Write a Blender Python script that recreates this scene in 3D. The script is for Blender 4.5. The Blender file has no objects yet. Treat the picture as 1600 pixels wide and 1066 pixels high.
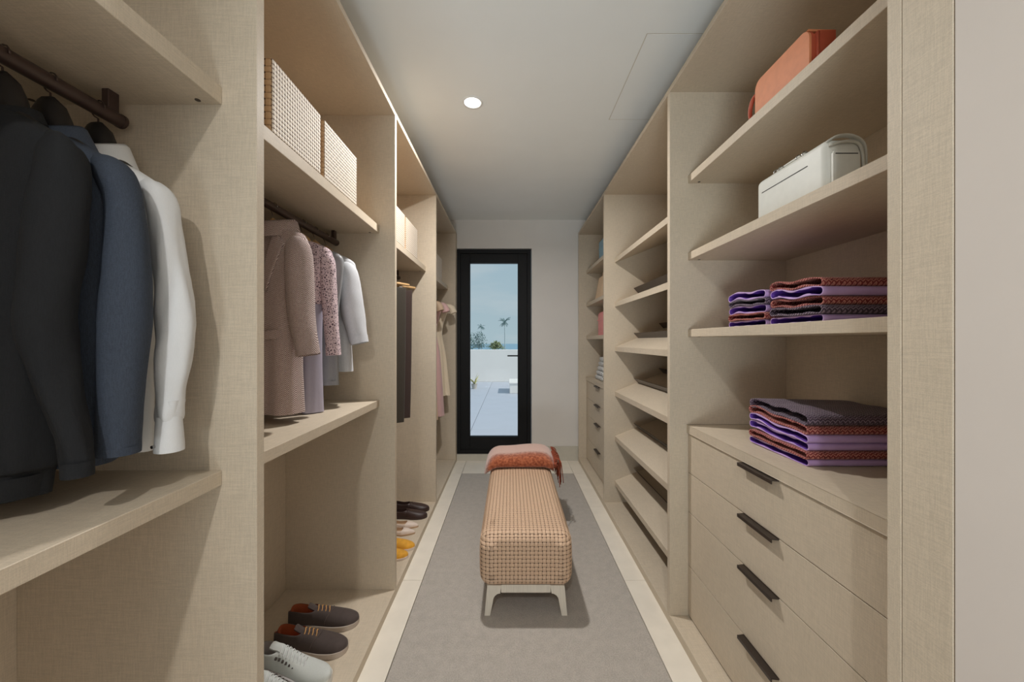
import bpy, bmesh, math, random
from mathutils import Vector, Matrix, noise

random.seed(7)
PI = math.pi
SC = bpy.context.scene
COL = SC.collection

# ------------------------------------------------------------------ camera
CAMZ, FPX, VPX, VPY = 1.37, 580.0, 798.0, 533.0
cam_data = bpy.data.cameras.new('camera')
cam_data.sensor_fit = 'HORIZONTAL'
cam_data.sensor_width = 36.0
cam_data.lens = 36.0 * FPX / 1600.0
cam_data.shift_x = (800.0 - VPX) / 1600.0
cam_data.clip_start = 0.02
cam_data.clip_end = 5000.0
cam = bpy.data.objects.new('camera', cam_data)
cam.location = (0, 0, CAMZ)
cam.rotation_euler = (PI / 2, 0, 0)
COL.objects.link(cam)
SC.camera = cam

# ------------------------------------------------------------------ exposure, sky, sun
SC.view_settings.view_transform = 'Standard'
SC.view_settings.look = 'None'
SC.view_settings.exposure = 0.06
SC.view_settings.gamma = 1.0
SC.view_settings.use_curve_mapping = False
LAMP_W = 26.0
FILL_W = 31.0
SKY_S = 0.68
SUN_S = 2.7

world = bpy.data.worlds.new('sky')
SC.world = world
world.use_nodes = True
wn = world.node_tree
wn.nodes.clear()
w_out = wn.nodes.new('ShaderNodeOutputWorld')
w_bg = wn.nodes.new('ShaderNodeBackground')
w_tc = wn.nodes.new('ShaderNodeTexCoord')
w_sep = wn.nodes.new('ShaderNodeSeparateXYZ')
w_ramp = wn.nodes.new('ShaderNodeValToRGB')
w_ramp.color_ramp.elements[0].position = 0.0
w_ramp.color_ramp.elements[0].color = (0.62, 0.78, 0.86, 1)
w_ramp.color_ramp.elements[1].position = 0.6
w_ramp.color_ramp.elements[1].color = (0.42, 0.62, 0.80, 1)
w_nz = wn.nodes.new('ShaderNodeTexNoise')
w_nz.inputs['Scale'].default_value = 3.0
w_nz.inputs['Detail'].default_value = 6.0
w_map = wn.nodes.new('ShaderNodeMapping')
w_map.inputs['Scale'].default_value = (1.0, 1.0, 5.0)
w_cr = wn.nodes.new('ShaderNodeValToRGB')
w_cr.color_ramp.elements[0].position = 0.48
w_cr.color_ramp.elements[0].color = (0, 0, 0, 1)
w_cr.color_ramp.elements[1].position = 0.75
w_cr.color_ramp.elements[1].color = (0.55, 0.55, 0.55, 1)
w_mix = wn.nodes.new('ShaderNodeMixRGB')
w_mix.inputs['Color2'].default_value = (0.88, 0.92, 0.95, 1)
wn.links.new(w_tc.outputs['Generated'], w_sep.inputs[0])
wn.links.new(w_sep.outputs['Z'], w_ramp.inputs[0])
wn.links.new(w_tc.outputs['Generated'], w_map.inputs[0])
wn.links.new(w_map.outputs[0], w_nz.inputs['Vector'])
wn.links.new(w_nz.outputs[0], w_cr.inputs[0])
wn.links.new(w_cr.outputs[0], w_mix.inputs['Fac'])
wn.links.new(w_ramp.outputs[0], w_mix.inputs['Color1'])
wn.links.new(w_mix.outputs[0], w_bg.inputs['Color'])
w_bg.inputs['Strength'].default_value = SKY_S
wn.links.new(w_bg.outputs[0], w_out.inputs[0])

sun_d = bpy.data.lights.new('sun', 'SUN')
sun_d.energy = SUN_S
sun_d.angle = 0.02
sun_d.color = (1.0, 0.95, 0.88)
sun = bpy.data.objects.new('sun', sun_d)
sun.rotation_euler = Vector((-0.62, 0.22, -0.60)).to_track_quat('-Z', 'Y').to_euler()
COL.objects.link(sun)

# added fill light, unseen behind the camera, tilted up to brighten the ceiling
fill_d = bpy.data.lights.new('entrance_fill', 'AREA')
fill_d.shape = 'RECTANGLE'; fill_d.size = 1.3; fill_d.size_y = 0.9; fill_d.spread = math.radians(100)
fill_d.energy = FILL_W; fill_d.color = (0.82, 0.93, 1.0)
fill = bpy.data.objects.new('entrance_fill', fill_d)
fill.location = (-0.62, -2.9, 0.15)
fill.rotation_euler = (math.radians(90 + 40), 0, math.radians(-9))
COL.objects.link(fill)


# ------------------------------------------------------------------ node helpers
class S:
    """a float socket with arithmetic"""
    def __init__(s, nt, sock): s.nt, s.k = nt, sock
    def _m(s, op, *a):
        n = s.nt.nodes.new('ShaderNodeMath'); n.operation = op
        for i, x in enumerate((s,) + a):
            if isinstance(x, S): s.nt.links.new(x.k, n.inputs[i])
            else: n.inputs[i].default_value = x
        return S(s.nt, n.outputs[0])
    def __add__(s, o): return s._m('ADD', o)
    def __sub__(s, o): return s._m('SUBTRACT', o)
    def __mul__(s, o): return s._m('MULTIPLY', o)
    def __truediv__(s, o): return s._m('DIVIDE', o)
    def rsub(s, c):
        return (s * -1.0) + c
    def fract(s): return s._m('FRACT')
    def floor(s): return s._m('FLOOR')
    def abs(s): return s._m('ABSOLUTE')
    def pow(s, e): return s._m('POWER', e)
    def mod2(s): return s._m('FLOORED_MODULO', 2.0)
    def gt(s, c): return s._m('GREATER_THAN', c)
    def ping(s, c): return s._m('PINGPONG', c)
    def max(s, o): return s._m('MAXIMUM', o)
    def min(s, o): return s._m('MINIMUM', o)
    def sin(s): return s._m('SINE')
    def step(s, a, b):
        n = s.nt.nodes.new('ShaderNodeMapRange'); n.interpolation_type = 'SMOOTHSTEP'
        s.nt.links.new(s.k, n.inputs[0]); n.inputs[1].default_value = a; n.inputs[2].default_value = b
        return S(s.nt, n.outputs[0])


def lerp(nt, f, a, b):
    n = nt.nodes.new('ShaderNodeMixRGB')
    if isinstance(f, S): nt.links.new(f.k, n.inputs[0])
    else: n.inputs[0].default_value = f
    for i, c in ((1, a), (2, b)):
        if isinstance(c, tuple): n.inputs[i].default_value = (*c[:3], 1)
        else: nt.links.new(c, n.inputs[i])
    return n.outputs[0]


def srgb(r, g, b):
    f = lambda c: (c / 255 / 12.92) if c <= 10 else ((c / 255 + 0.055) / 1.055) ** 2.4
    return (f(r), f(g), f(b))


MATS = {}


def new_mat(name, rough=0.6, metallic=0.0, sheen=0.0, spec=0.5):
    m = bpy.data.materials.new(name); m.use_nodes = True
    nt = m.node_tree
    b = nt.nodes['Principled BSDF']
    b.inputs['Roughness'].default_value = rough
    b.inputs['Metallic'].default_value = metallic
    b.inputs['Specular IOR Level'].default_value = spec
    if sheen:
        b.inputs['Sheen Weight'].default_value = sheen
        b.inputs['Sheen Roughness'].default_value = 0.5
    MATS[name] = m
    return m, nt, b


def coords(nt, kind='Object', scale=(1, 1, 1)):
    tc = nt.nodes.new('ShaderNodeTexCoord')
    if scale == (1, 1, 1): return tc.outputs[kind]
    mp = nt.nodes.new('ShaderNodeMapping'); mp.inputs['Scale'].default_value = scale
    nt.links.new(tc.outputs[kind], mp.inputs[0])
    return mp.outputs[0]


def xyz(nt, kind='Object'):
    tc = nt.nodes.new('ShaderNodeTexCoord')
    sp = nt.nodes.new('ShaderNodeSeparateXYZ')
    nt.links.new(tc.outputs[kind], sp.inputs[0])
    return [S(nt, sp.outputs[i]) for i in range(3)]


def noise_s(nt, scale, stretch=(1, 1, 1), detail=2.0, kind='Object'):
    n = nt.nodes.new('ShaderNodeTexNoise')
    n.inputs['Scale'].default_value = scale; n.inputs['Detail'].default_value = detail
    nt.links.new(coords(nt, kind, stretch), n.inputs['Vector'])
    return S(nt, n.outputs[0])


def bump(nt, b, h, dist=0.001, strength=1.0):
    n = nt.nodes.new('ShaderNodeBump')
    n.inputs['Distance'].default_value = dist; n.inputs['Strength'].default_value = strength
    nt.links.new(h.k, n.inputs['Height'])
    nt.links.new(n.outputs[0], b.inputs['Normal'])


def scale_col(c, f): return tuple(x * f for x in c)


def plain(name, col, rough=0.6, var=0.08, nscale=40.0, stretch=(1, 1, 1), bmp=0.0, bscale=400.0, **kw):
    m, nt, b = new_mat(name, rough, **kw)
    n = noise_s(nt, nscale, stretch, 3.0).step(0.25, 0.75)
    nt.links.new(lerp(nt, n, scale_col(col, 1 - var), scale_col(col, 1 + var)), b.inputs['Base Color'])
    if bmp:
        bump(nt, b, noise_s(nt, bscale, stretch, 2.0), bmp)
    return m


def linen(name, col, var=0.115):
    """woven-look laminate: threads along every axis"""
    m, nt, b = new_mat(name, 0.55, spec=0.35)
    a = noise_s(nt, 1.0, (28, 560, 560), 2.0)
    c = noise_s(nt, 1.0, (560, 28, 560), 2.0)
    d = noise_s(nt, 1.0, (560, 560, 28), 2.0)
    t = ((a + c + d) / 3.0)
    f = t.step(0.34, 0.66)
    big = noise_s(nt, 3.0).step(0.2, 0.8)
    c1 = lerp(nt, f, scale_col(col, 1 - var), scale_col(col, 1 + var))
    k = nt.nodes.new('ShaderNodeMixRGB'); k.blend_type = 'MULTIPLY'; k.inputs[0].default_value = 1.0
    nt.links.new(c1, k.inputs[1])
    nt.links.new(lerp(nt, big, (0.96, 0.96, 0.95), (1.02, 1.02, 1.02)), k.inputs[2])
    nt.links.new(k.outputs[0], b.inputs['Base Color'])
    bump(nt, b, t, 0.0006, 0.5)
    return m


def weave(name, hi, lo, dark, pitch, rough=0.6, gap_at=(0.54, 0.78)):
    """basket weave of flat straps, UV in metres"""
    m, nt, b = new_mat(name, rough)
    u, v, _ = xyz(nt, 'UV')
    u, v = u / pitch, v / pitch
    par = (u.floor() + v.floor()).mod2()
    fu, fv = (u.fract() * 2.0 - 1.0).abs(), (v.fract() * 2.0 - 1.0).abs()
    # strap on top runs along u where par=1, along v where par=0
    across = (fv * par) + (fu * par.rsub(1.0))
    along = (fu * par) + (fv * par.rsub(1.0))
    hgt = across.pow(4.0).rsub(1.0) * (along.pow(2.0) * 0.55).rsub(1.0)
    gap = (fu * fv).step(*gap_at)
    edge = across.step(0.72, 1.0)
    nz = noise_s(nt, 260.0, (1, 1, 1), 2.0)
    base = lerp(nt, nz, scale_col(hi, 0.9), scale_col(hi, 1.08))
    c1 = lerp(nt, edge * 0.75, base, lo)
    c2 = lerp(nt, gap, c1, dark)
    nt.links.new(c2, b.inputs['Base Color'])
    bump(nt, b, hgt, pitch * 0.22, 0.9)
    return m


def fabric(name, col, rough=0.85, var=0.06, thread=900.0, bmp=0.0004, sheen=0.15, big=6.0, bigv=0.05):
    m, nt, b = new_mat(name, rough, sheen=sheen, spec=0.25)
    a = noise_s(nt, 1.0, (thread * 0.1, thread, thread), 1.0)
    c = noise_s(nt, 1.0, (thread, thread, thread * 0.1), 1.0)
    t = (a + c) * 0.5
    cc = lerp(nt, t.step(0.35, 0.65), scale_col(col, 1 - var), scale_col(col, 1 + var))
    nt.links.new(cc, b.inputs['Base Color'])
    bump(nt, b, t + noise_s(nt, big, (1, 1, 0.5), 2.0) * (bigv * 100), bmp, 0.6)
    return m


# ------------------------------------------------------------------ materials
LINEN = srgb(204, 189, 168)
linen('linen_laminate', LINEN)
plain('ceiling_paint', srgb(240, 242, 240), 0.9, 0.01, 4)
plain('wall_paint', srgb(226, 221, 215), 0.9, 0.012, 5)
plain('wall_warm', srgb(216, 206, 197), 0.9, 0.012, 5)
plain('stone_tile', srgb(238, 229, 214), 0.42, 0.035, 9, (1, 1, 1), spec=0.4)
plain('grout', srgb(150, 140, 126), 0.9, 0.03)
plain('skirting_stone', srgb(200, 194, 180), 0.5, 0.03, 14)
plain('bronze', srgb(62, 52, 45), 0.42, 0.08, 60, spec=0.5, metallic=0.35)
plain('rod_bronze', srgb(74, 58, 52), 0.38, 0.06, 50, metallic=0.3)
plain('heel_bar_metal', srgb(70, 60, 56), 0.33, 0.06, 50, metallic=0.55)
plain('door_black', srgb(22, 22, 23), 0.6, 0.05, 30, spec=0.25)
plain('dark_plastic', srgb(28, 25, 24), 0.5, 0.05, 30)
plain('chrome', srgb(190, 188, 184), 0.2, 0.02, 30, metallic=1.0)
plain('pale_wood', srgb(224, 214, 198), 0.55, 0.07, 3, (60, 60, 4))
plain('hanger_wood', srgb(205, 165, 115), 0.45, 0.1, 5, (6, 60, 60))
plain('white_trim', srgb(235, 235, 232), 0.5, 0.01)


def carpet_mat():
    m, nt, b = new_mat('carpet_pile', 0.95, sheen=0.2, spec=0.1)
    n1 = noise_s(nt, 210.0, (1, 1, 1), 2.0)
    n2 = noise_s(nt, 26.0, (1, 1, 1), 3.0)
    f = (n1 * 0.7 + n2 * 0.3).step(0.32, 0.68)
    c = srgb(181, 173, 164)
    nt.links.new(lerp(nt, f, scale_col(c, 0.86), scale_col(c, 1.12)), b.inputs['Base Color'])
    bump(nt, b, n1, 0.004, 0.7)
carpet_mat()


def emit_mat(name, col, s):
    m = bpy.data.materials.new(name); m.use_nodes = True
    nt = m.node_tree; nt.nodes.clear()
    e = nt.nodes.new('ShaderNodeEmission'); o = nt.nodes.new('ShaderNodeOutputMaterial')
    e.inputs[0].default_value = (*col, 1); e.inputs[1].default_value = s
    nt.links.new(e.outputs[0], o.inputs[0]); MATS[name] = m
emit_mat('lamp_glow', (1.0, 0.97, 0.93), 6.0)


def glass_mat():
    m = bpy.data.materials.new('clear_glass'); m.use_nodes = True
    nt = m.node_tree; nt.nodes.clear()
    t = nt.nodes.new('ShaderNodeBsdfTransparent'); g = nt.nodes.new('ShaderNodeBsdfGlossy')
    t.inputs[0].default_value = (0.93, 0.95, 0.95, 1)
    g.inputs['Roughness'].default_value = 0.02
    fr = nt.nodes.new('ShaderNodeFresnel'); fr.inputs[0].default_value = 1.22
    mx = nt.nodes.new('ShaderNodeMixShader'); o = nt.nodes.new('ShaderNodeOutputMaterial')
    k = S(nt, fr.outputs[0]) * 0.12; nt.links.new(k.k, mx.inputs[0]); nt.links.new(t.outputs[0], mx.inputs[1]); nt.links.new(g.outputs[0], mx.inputs[2])
    nt.links.new(mx.outputs[0], o.inputs[0]); MATS['clear_glass'] = m
glass_mat()


# ------------------------------------------------------------------ object helpers
def at(px, py, Y):
    return Vector(((px - VPX) * Y / FPX, Y, CAMZ + (VPY - py) * Y / FPX))


def chain_loc(o):
    v = Vector((0, 0, 0))
    while o is not None:
        v += o.location; o = o.parent
    return v


class MB:
    """collects geometry for ONE mesh object"""
    def __init__(s): s.v, s.f, s.uv = [], [], None
    def add(s, vs, fs):
        k = len(s.v); s.v += [Vector(p) for p in vs]; s.f += [tuple(i + k for i in f) for f in fs]
        return s
    def box(s, x0, x1, y0, y1, z0, z1, bev=0.0, seg=1):
        bm = bmesh.new(); bmesh.ops.create_cube(bm, size=1.0)
        for p in bm.verts:
            p.co = Vector(((x0 + x1) / 2 + p.co.x * (x1 - x0), (y0 + y1) / 2 + p.co.y * (y1 - y0), (z0 + z1) / 2 + p.co.z * (z1 - z0)))
        if bev: bmesh.ops.bevel(bm, geom=bm.edges[:], offset=bev, segments=seg, profile=0.5, affect='EDGES')
        return s.from_bm(bm)
    def from_bm(s, bm):
        bm.verts.ensure_lookup_table(); bm.verts.index_update()
        s.add([p.co.copy() for p in bm.verts], [[p.index for p in f.verts] for f in bm.faces]); bm.free()
        return s
    def loft(s, rings, cap0=True, cap1=True, closed=True):
        n = len(rings[0]); vs = [p for r in rings for p in r]; fs = []
        for i in range(len(rings) - 1):
            for j in range(n if closed else n - 1):
                a, b_ = i * n + j, i * n + (j + 1) % n
                fs.append((a, b_, b_ + n, a + n))
        if cap0: fs.append(tuple(range(n - 1, -1, -1)))
        if cap1: fs.append(tuple((len(rings) - 1) * n + j for j in range(n)))
        return s.add(vs, fs)
    def tube(s, path, r, n=10, caps=True, flat=1.0, up=None):
        path = [Vector(p) for p in path]; rings = []
        N = None
        for i, p in enumerate(path):
            t = (path[min(i + 1, len(path) - 1)] - path[max(i - 1, 0)]).normalized()
            if N is None:
                ref = Vector(up) if up else (Vector((0, 0, 1)) if abs(t.z) < 0.9 else Vector((1, 0, 0)))
                N = (ref - t * ref.dot(t)).normalized()
            else:
                N = (N - t * N.dot(t)).normalized()
            B = t.cross(N); rr = r[i] if isinstance(r, (list, tuple)) else r
            rings.append([p + N * (math.cos(a) * rr * flat) + B * (math.sin(a) * rr) for a in (2 * PI * k / n for k in range(n))])
        return s.loft(rings, caps, caps)
    def prism(s, poly, axis, a, b):
        """poly: 2-D outline; axis: extrude axis ('x': (y,z), 'y': (x,z), 'z': (x,y))"""
        def P(q, t): return {'x': (t, q[0], q[1]), 'y': (q[0], t, q[1]), 'z': (q[0], q[1], t)}[axis]
        return s.loft([[P(q, a) for q in poly], [P(q, b) for q in poly]])
    def disc(s, c, r, z0, z1, n=28):
        return s.loft([[(c[0] + r * math.cos(2 * PI * k / n), c[1] + r * math.sin(2 * PI * k / n), z) for k in range(n)] for z in (z0, z1)])


def obj(name, mb, mat, parent=None, smooth=False, world=False, boxuv=None, angle=None):
    off = chain_loc(parent) if (parent is not None and world) else Vector((0, 0, 0))
    me = bpy.data.meshes.new(name)
    me.from_pydata([tuple(p - off) for p in mb.v], [], mb.f)
    bm = bmesh.new(); bm.from_mesh(me)
    bmesh.ops.recalc_face_normals(bm, faces=bm.faces[:])
    if boxuv is not None:
        lay = bm.loops.layers.uv.new('UVMap')
        for f in bm.faces:
            n = f.normal; ax = max(range(3), key=lambda i: abs(n[i]))
            for l in f.loops:
                c = l.vert.co
                l[lay].uv = {0: (c.y, c.z), 1: (c.x, c.z), 2: (c.x, c.y)}[ax]
    bm.to_mesh(me); bm.free()
    if smooth:
        me.polygons.foreach_set('use_smooth', [True] * len(me.polygons))
    ms = mat if isinstance(mat, (list, tuple)) else [mat]
    for k in ms: me.materials.append(MATS[k])
    me.update()
    o = bpy.data.objects.new(name, me); COL.objects.link(o)
    if smooth and angle:
        me.set_sharp_from_angle(angle=math.radians(angle))
    if parent is not None: o.parent = parent
    return o


def tag(o, label, cat=None, group=None, kind=None):
    if label: o['label'] = label
    if cat: o['category'] = cat
    if group: o['group'] = group
    if kind: o['kind'] = kind
    return o


def thing(name, label, cat, loc=(0, 0, 0), rotz=0.0, group=None, kind=None):
    o = bpy.data.objects.new(name, None); COL.objects.link(o)
    o.empty_display_size = 0.05
    o.location = loc; o.rotation_euler = (0, 0, rotz)
    return tag(o, label, cat, group, kind)


def struct(name, mb, mat, parent=None, world=False, **kw):
    o = obj(name, mb, mat, parent, world=world, **kw)
    if parent is None: o['kind'] = 'structure'
    return o


def copy_tree(o, parent=None):
    c = o.copy(); COL.objects.link(c); c.parent = parent
    for ch in list(o.children): copy_tree(ch, c)
    return c


def cr(pts, n):
    """Catmull-Rom through tuples, n samples per span"""
    out = []; P = [pts[0]] + list(pts) + [pts[-1]]
    for i in range(1, len(P) - 2):
        p0, p1, p2, p3 = P[i - 1], P[i], P[i + 1], P[i + 2]
        for k in range(n):
            t = k / n
            out.append(tuple(0.5 * ((2 * b) + (-a + c) * t + (2 * a - 5 * b + 4 * c - d) * t * t + (-a + 3 * b - 3 * c + d) * t ** 3)
                             for a, b, c, d in zip(p0, p1, p2, p3)))
    out.append(tuple(pts[-1]))
    return out


# ------------------------------------------------------------------ measures
XL, XR = -0.617, 0.769            # fronts of the two cabinet rows
BL, BR = -1.200, 1.332            # faces of their back panels
HC, HCEIL = 2.600, 2.758
YE = 4.258                        # end wall
YB = -2.2                         # wall behind the camera
T = 0.028
LD = [-0.182, 0.9014, 1.980, 3.064, 4.151]   # near faces of the left dividers
RD = [0.731, 1.795, 3.055, 4.200]            # near faces of the right dividers
BASE = 0.042

# ------------------------------------------------------------------ room shell
fl = struct('floor', MB().box(-1.32, 1.46, YB - 0.1, YE + 0.12, -0.08, -0.012), 'grout')
def floor_tile(x0, x1, y0, y1):
    g = 0.0012
    return obj('floor_tile', MB().box(x0 + g, x1 - g, y0 + g, y1 - g, -0.012, 0.0, 0.0008), 'stone_tile', fl, world=True)
RX0, RX1, RY0, RY1 = -0.506, 0.650, -1.75, 3.835   # carpet inlay
for xa, xb in ((XL - 0.04, RX0), (RX1, XR + 0.04)):
    for y0, y1 in ((-1.75, -0.73), (-0.73, 0.22), (0.22, 1.17), (1.17, 2.125), (2.125, 3.07), (3.07, RY1)):
        floor_tile(xa, xb, y0, y1)
for xa, xb in ((XL - 0.04, RX0), (RX0, 0.09), (0.09, RX1), (RX1, XR + 0.04)):
    floor_tile(xa, xb, RY1, YE)
    floor_tile(xa, xb, YB, -1.75)
carpet = obj('carpet', MB().box(RX0 + 0.003, RX1 - 0.003, RY0, RY1 - 0.004, -0.011, 0.004, 0.003), 'carpet_pile')
tag(carpet, 'grey cut pile carpet laid in the aisle between the stone borders', 'carpet')

ce = struct('ceiling', MB().box(-1.32, 1.46, YB - 0.1, YE + 0.12, HCEIL, HCEIL + 0.12), 'ceiling_paint')
ap = obj('access_panel', MB().box(0.618, 1.196, 1.678, 2.323, HCEIL - 0.0012, HCEIL + 0.002), 'ceiling_paint', ce, world=True)
for x0, x1, y0, y1 in ((0.614, 0.6178, 1.674, 2.327), (1.1962, 1.20, 1.674, 2.327), (0.6178, 1.1962, 1.674, 1.6778), (0.6178, 1.1962, 2.3232, 2.327)):
    obj('panel_joint', MB().box(x0, x1, y0, y1, HCEIL - 0.0004, HCEIL + 0.001), 'skirting_stone', ap, world=True)
struct('wall_left', MB().box(-1.32, -1.222, YB - 0.1, YE + 0.12, 0, HCEIL), 'wall_paint')
struct('wall_right', MB().box(1.358, 1.46, YB - 0.1, YE + 0.12, 0, HCEIL), 'wall_paint')
struct('wall_return', MB().box(XR, 1.357, YB, 0.644, 0, HCEIL, 0.002), 'wall_warm')
# end wall with the door opening
DX0, DX1, DZ0, DZ1 = -0.630, 0.240, 0.070, 2.432
ew = MB()
ew.box(-1.22, DX0, YE, YE + 0.12, 0, HCEIL); ew.box(DX1, 1.357, YE, YE + 0.12, 0, HCEIL)
ew.box(DX0, DX1, YE, YE + 0.12, DZ1, HCEIL)
struct('wall_end', ew, 'wall_paint')
struct('trim_1', MB().box(DX0, DX1, YE - 0.012, YE + 0.14, 0.0, DZ0, 0.002), 'skirting_stone')
bb = struct('baseboard_end', MB().box(DX1 + 0.002, XR + 0.03, YE - 0.012, YE, 0.0, 0.165, 0.0015), 'skirting_stone')
# wall behind the camera, with the open doorway into the next room
fw = MB()
fw.box(-1.22, -1.15, YB - 0.1, YB, 0, HCEIL); fw.box(XR, 1.357, YB - 0.1, YB, 0, HCEIL); fw.box(-1.15, XR, YB - 0.1, YB, 2.62, HCEIL)
struct('wall_entrance', fw, 'wall_paint')

# ------------------------------------------------------------------ glazed door
door = thing('door_1', None, None, (DX0, YE, DZ0), kind='structure')
def frame(x0, x1, z0, z1, w, y0, y1, bw=None):
    bw = bw or w
    m = MB(); m.box(x0, x0 + w, y0, y1, z0, z1, 0.002); m.box(x1 - w, x1, y0, y1, z0, z1, 0.002)
    m.box(x0 + w, x1 - w, y0, y1, z1 - w, z1, 0.002); m.box(x0 + w, x1 - w, y0, y1, z0, z0 + bw, 0.002)
    return m
obj('door_frame', frame(DX0 + 0.006, DX1 - 0.006, DZ0, DZ1 - 0.008, 0.045, YE + 0.015, YE + 0.10), 'door_black', door, world=True)
obj('door_leaf', frame(DX0 + 0.052, DX1 - 0.052, DZ0 + 0.046, DZ1 - 0.055, 0.107, YE + 0.025, YE + 0.085, 0.150), 'door_black', door, world=True)
obj('glass_pane', MB().box(DX0 + 0.157, DX1 - 0.157, YE + 0.05, YE + 0.062, DZ0 + 0.194, DZ1 - 0.160), 'clear_glass', door, world=True)
hd = MB(); hd.box(0.078, 0.098, YE + 0.086, YE + 0.14, 1.185, 1.205, 0.003); hd.box(-0.04, 0.098, YE + 0.125, YE + 0.14, 1.187, 1.203, 0.004)
obj('door_handle', hd, 'dark_plastic', door, world=True)

# ------------------------------------------------------------------ recessed lamps
def downlight(y, label):
    x = -0.222
    t = thing('ceiling_downlight', label, 'ceiling light', (x, y, HCEIL), group='recessed ceiling lamps')
    n = 32
    def ringp(r, z): return [(r * math.cos(2 * PI * k / n), r * math.sin(2 * PI * k / n), z) for k in range(n)]
    obj('trim_ring', MB().loft([ringp(0.060, -0.001), ringp(0.059, -0.004), ringp(0.049, -0.005), ringp(0.047, -0.001)], False, False), 'white_trim', t, True)
    obj('lamp_lens', MB().loft([ringp(0.047, -0.0012), ringp(0.030, -0.0025), ringp(0.001, -0.003)], False, True), 'lamp_glow', t, True)
    ld = bpy.data.lights.new('lamp_light', 'AREA'); ld.shape = 'DISK'; ld.size = 0.085; ld.energy = LAMP_W
    ld.color = (1.0, 0.98, 0.955); ld.spread = math.radians(165)
    lo = bpy.data.objects.new('lamp_light', ld); COL.objects.link(lo); lo.parent = t; lo.location = (0, 0, -0.008)
    return t
downlight(2.158, 'round recessed ceiling lamp glowing above the bench')
downlight(-1.2, 'round recessed ceiling lamp near the closet entrance')

# ------------------------------------------------------------------ cabinets
def panel(name, t, x0, x1, y0, y1, z0, z1, mat='linen_laminate', bev=0.0012):
    return obj(name, MB().box(x0, x1, y0, y1, z0, z1, bev), mat, t, world=True)

def caps(shelf, pts, z):
    for x, y in pts:
        obj('fixing_cap', MB().disc((x, y), 0.006, z - 0.0012, z + 0.001, 12), 'bronze', shelf, world=True)

def left_unit(i, label, lower, rod=True):
    y0, y1 = LD[i] + T, LD[i + 1]
    t = thing('wardrobe_unit', label, 'wardrobe', (XL - 0.3, (y0 + y1) / 2, 0), group='open wardrobe units along the garment side')
    if i == 0: panel('side_panel', t, BL, XL, LD[0], y0, BASE, HC)
    panel('side_panel', t, BL, XL, y1, y1 + T, BASE, HC - 0.025)
    panel('back_panel', t, BL - 0.018, BL, y0 - (T if i == 0 else 0), y1 + T, 0.0, HC)
    panel('top_panel', t, BL, XL, y0 - (T if i == 0 else 0), y1 + T, HC - 0.025, HC)
    panel('base_panel', t, BL, XL, y0 - (T if i == 0 else 0), y1 + T, 0.0, BASE)
    sh = panel('shelf', t, BL, XL - 0.084, y0, y1, 1.944, 1.986)
    caps(sh, [(-0.745, y1 - 0.018), (-1.14, y1 - 0.018)], 1.944)
    if lower:
        s2 = panel('shelf', t, BL, XL - 0.084, y0, y1, 1.020, 1.056)
    if rod:
        r = obj('hanging_rod', MB().tube([(-0.92, y0 + 0.03, 1.888), (-0.92, y1 - 0.028, 1.888)], 0.0155, 18), 'rod_bronze', t, True, world=True, angle=50)
        obj('rod_cap', MB().tube([(-0.92, y1 - 0.029, 1.888), (-0.92, y1 - 0.022, 1.888)], 0.0165, 18), 'rod_bronze', r, True, world=True, angle=50)
        for yy in (y0 + 0.05, y1 - 0.048):
            obj('rod_bracket', MB().box(-0.928, -0.912, yy - 0.012, yy + 0.012, 1.895, 1.944, 0.001), 'rod_bronze', r, world=True)
    return t
left_unit(0, 'nearest open wardrobe, holding the suit jackets and white shirt', True)
left_unit(1, 'open wardrobe with tweed jacket, two woven boxes and lace-up shoes', True)
left_unit(2, 'open wardrobe with dark trousers hanging over yellow and brown shoes', False)
left_unit(3, 'farthest open wardrobe beside the glass door, holding pale dresses', False)
trim = obj('filler_panel', MB().box(BL, XL, LD[4] + T, YE - 0.001, 0, HC, 0.001), 'linen_laminate')
tag(trim, 'narrow linen-look filler strip between last wardrobe and glass door wall', 'panel')

def drawers(t, y0, y1, xf):
    zs = [0.925, 0.737, 0.548, 0.290, 0.050]
    yc = (y0 + y1) / 2
    panel('counter_top', t, BR, xf - 0.006, y0, y1, 0.928, 0.9655)
    for k in range(4):
        d = panel('drawer', t, xf, BR, y0 + 0.002, y1 - 0.002, zs[k + 1] + 0.0017, zs[k] - 0.0017, bev=0.0006)
        z = zs[k] - 0.001
        hx = MB()
        hx.prism([(xf + 0.002, yc - 0.092), (xf - 0.022, yc - 0.088), (xf - 0.022, yc + 0.088), (xf + 0.002, yc + 0.092)], 'z', z - 0.0035, z)
        hx.box(xf - 0.0245, xf - 0.0205, yc - 0.090, yc + 0.090, z - 0.013, z, 0.001)
        obj('handle', hx, 'bronze', d, world=True)

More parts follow.
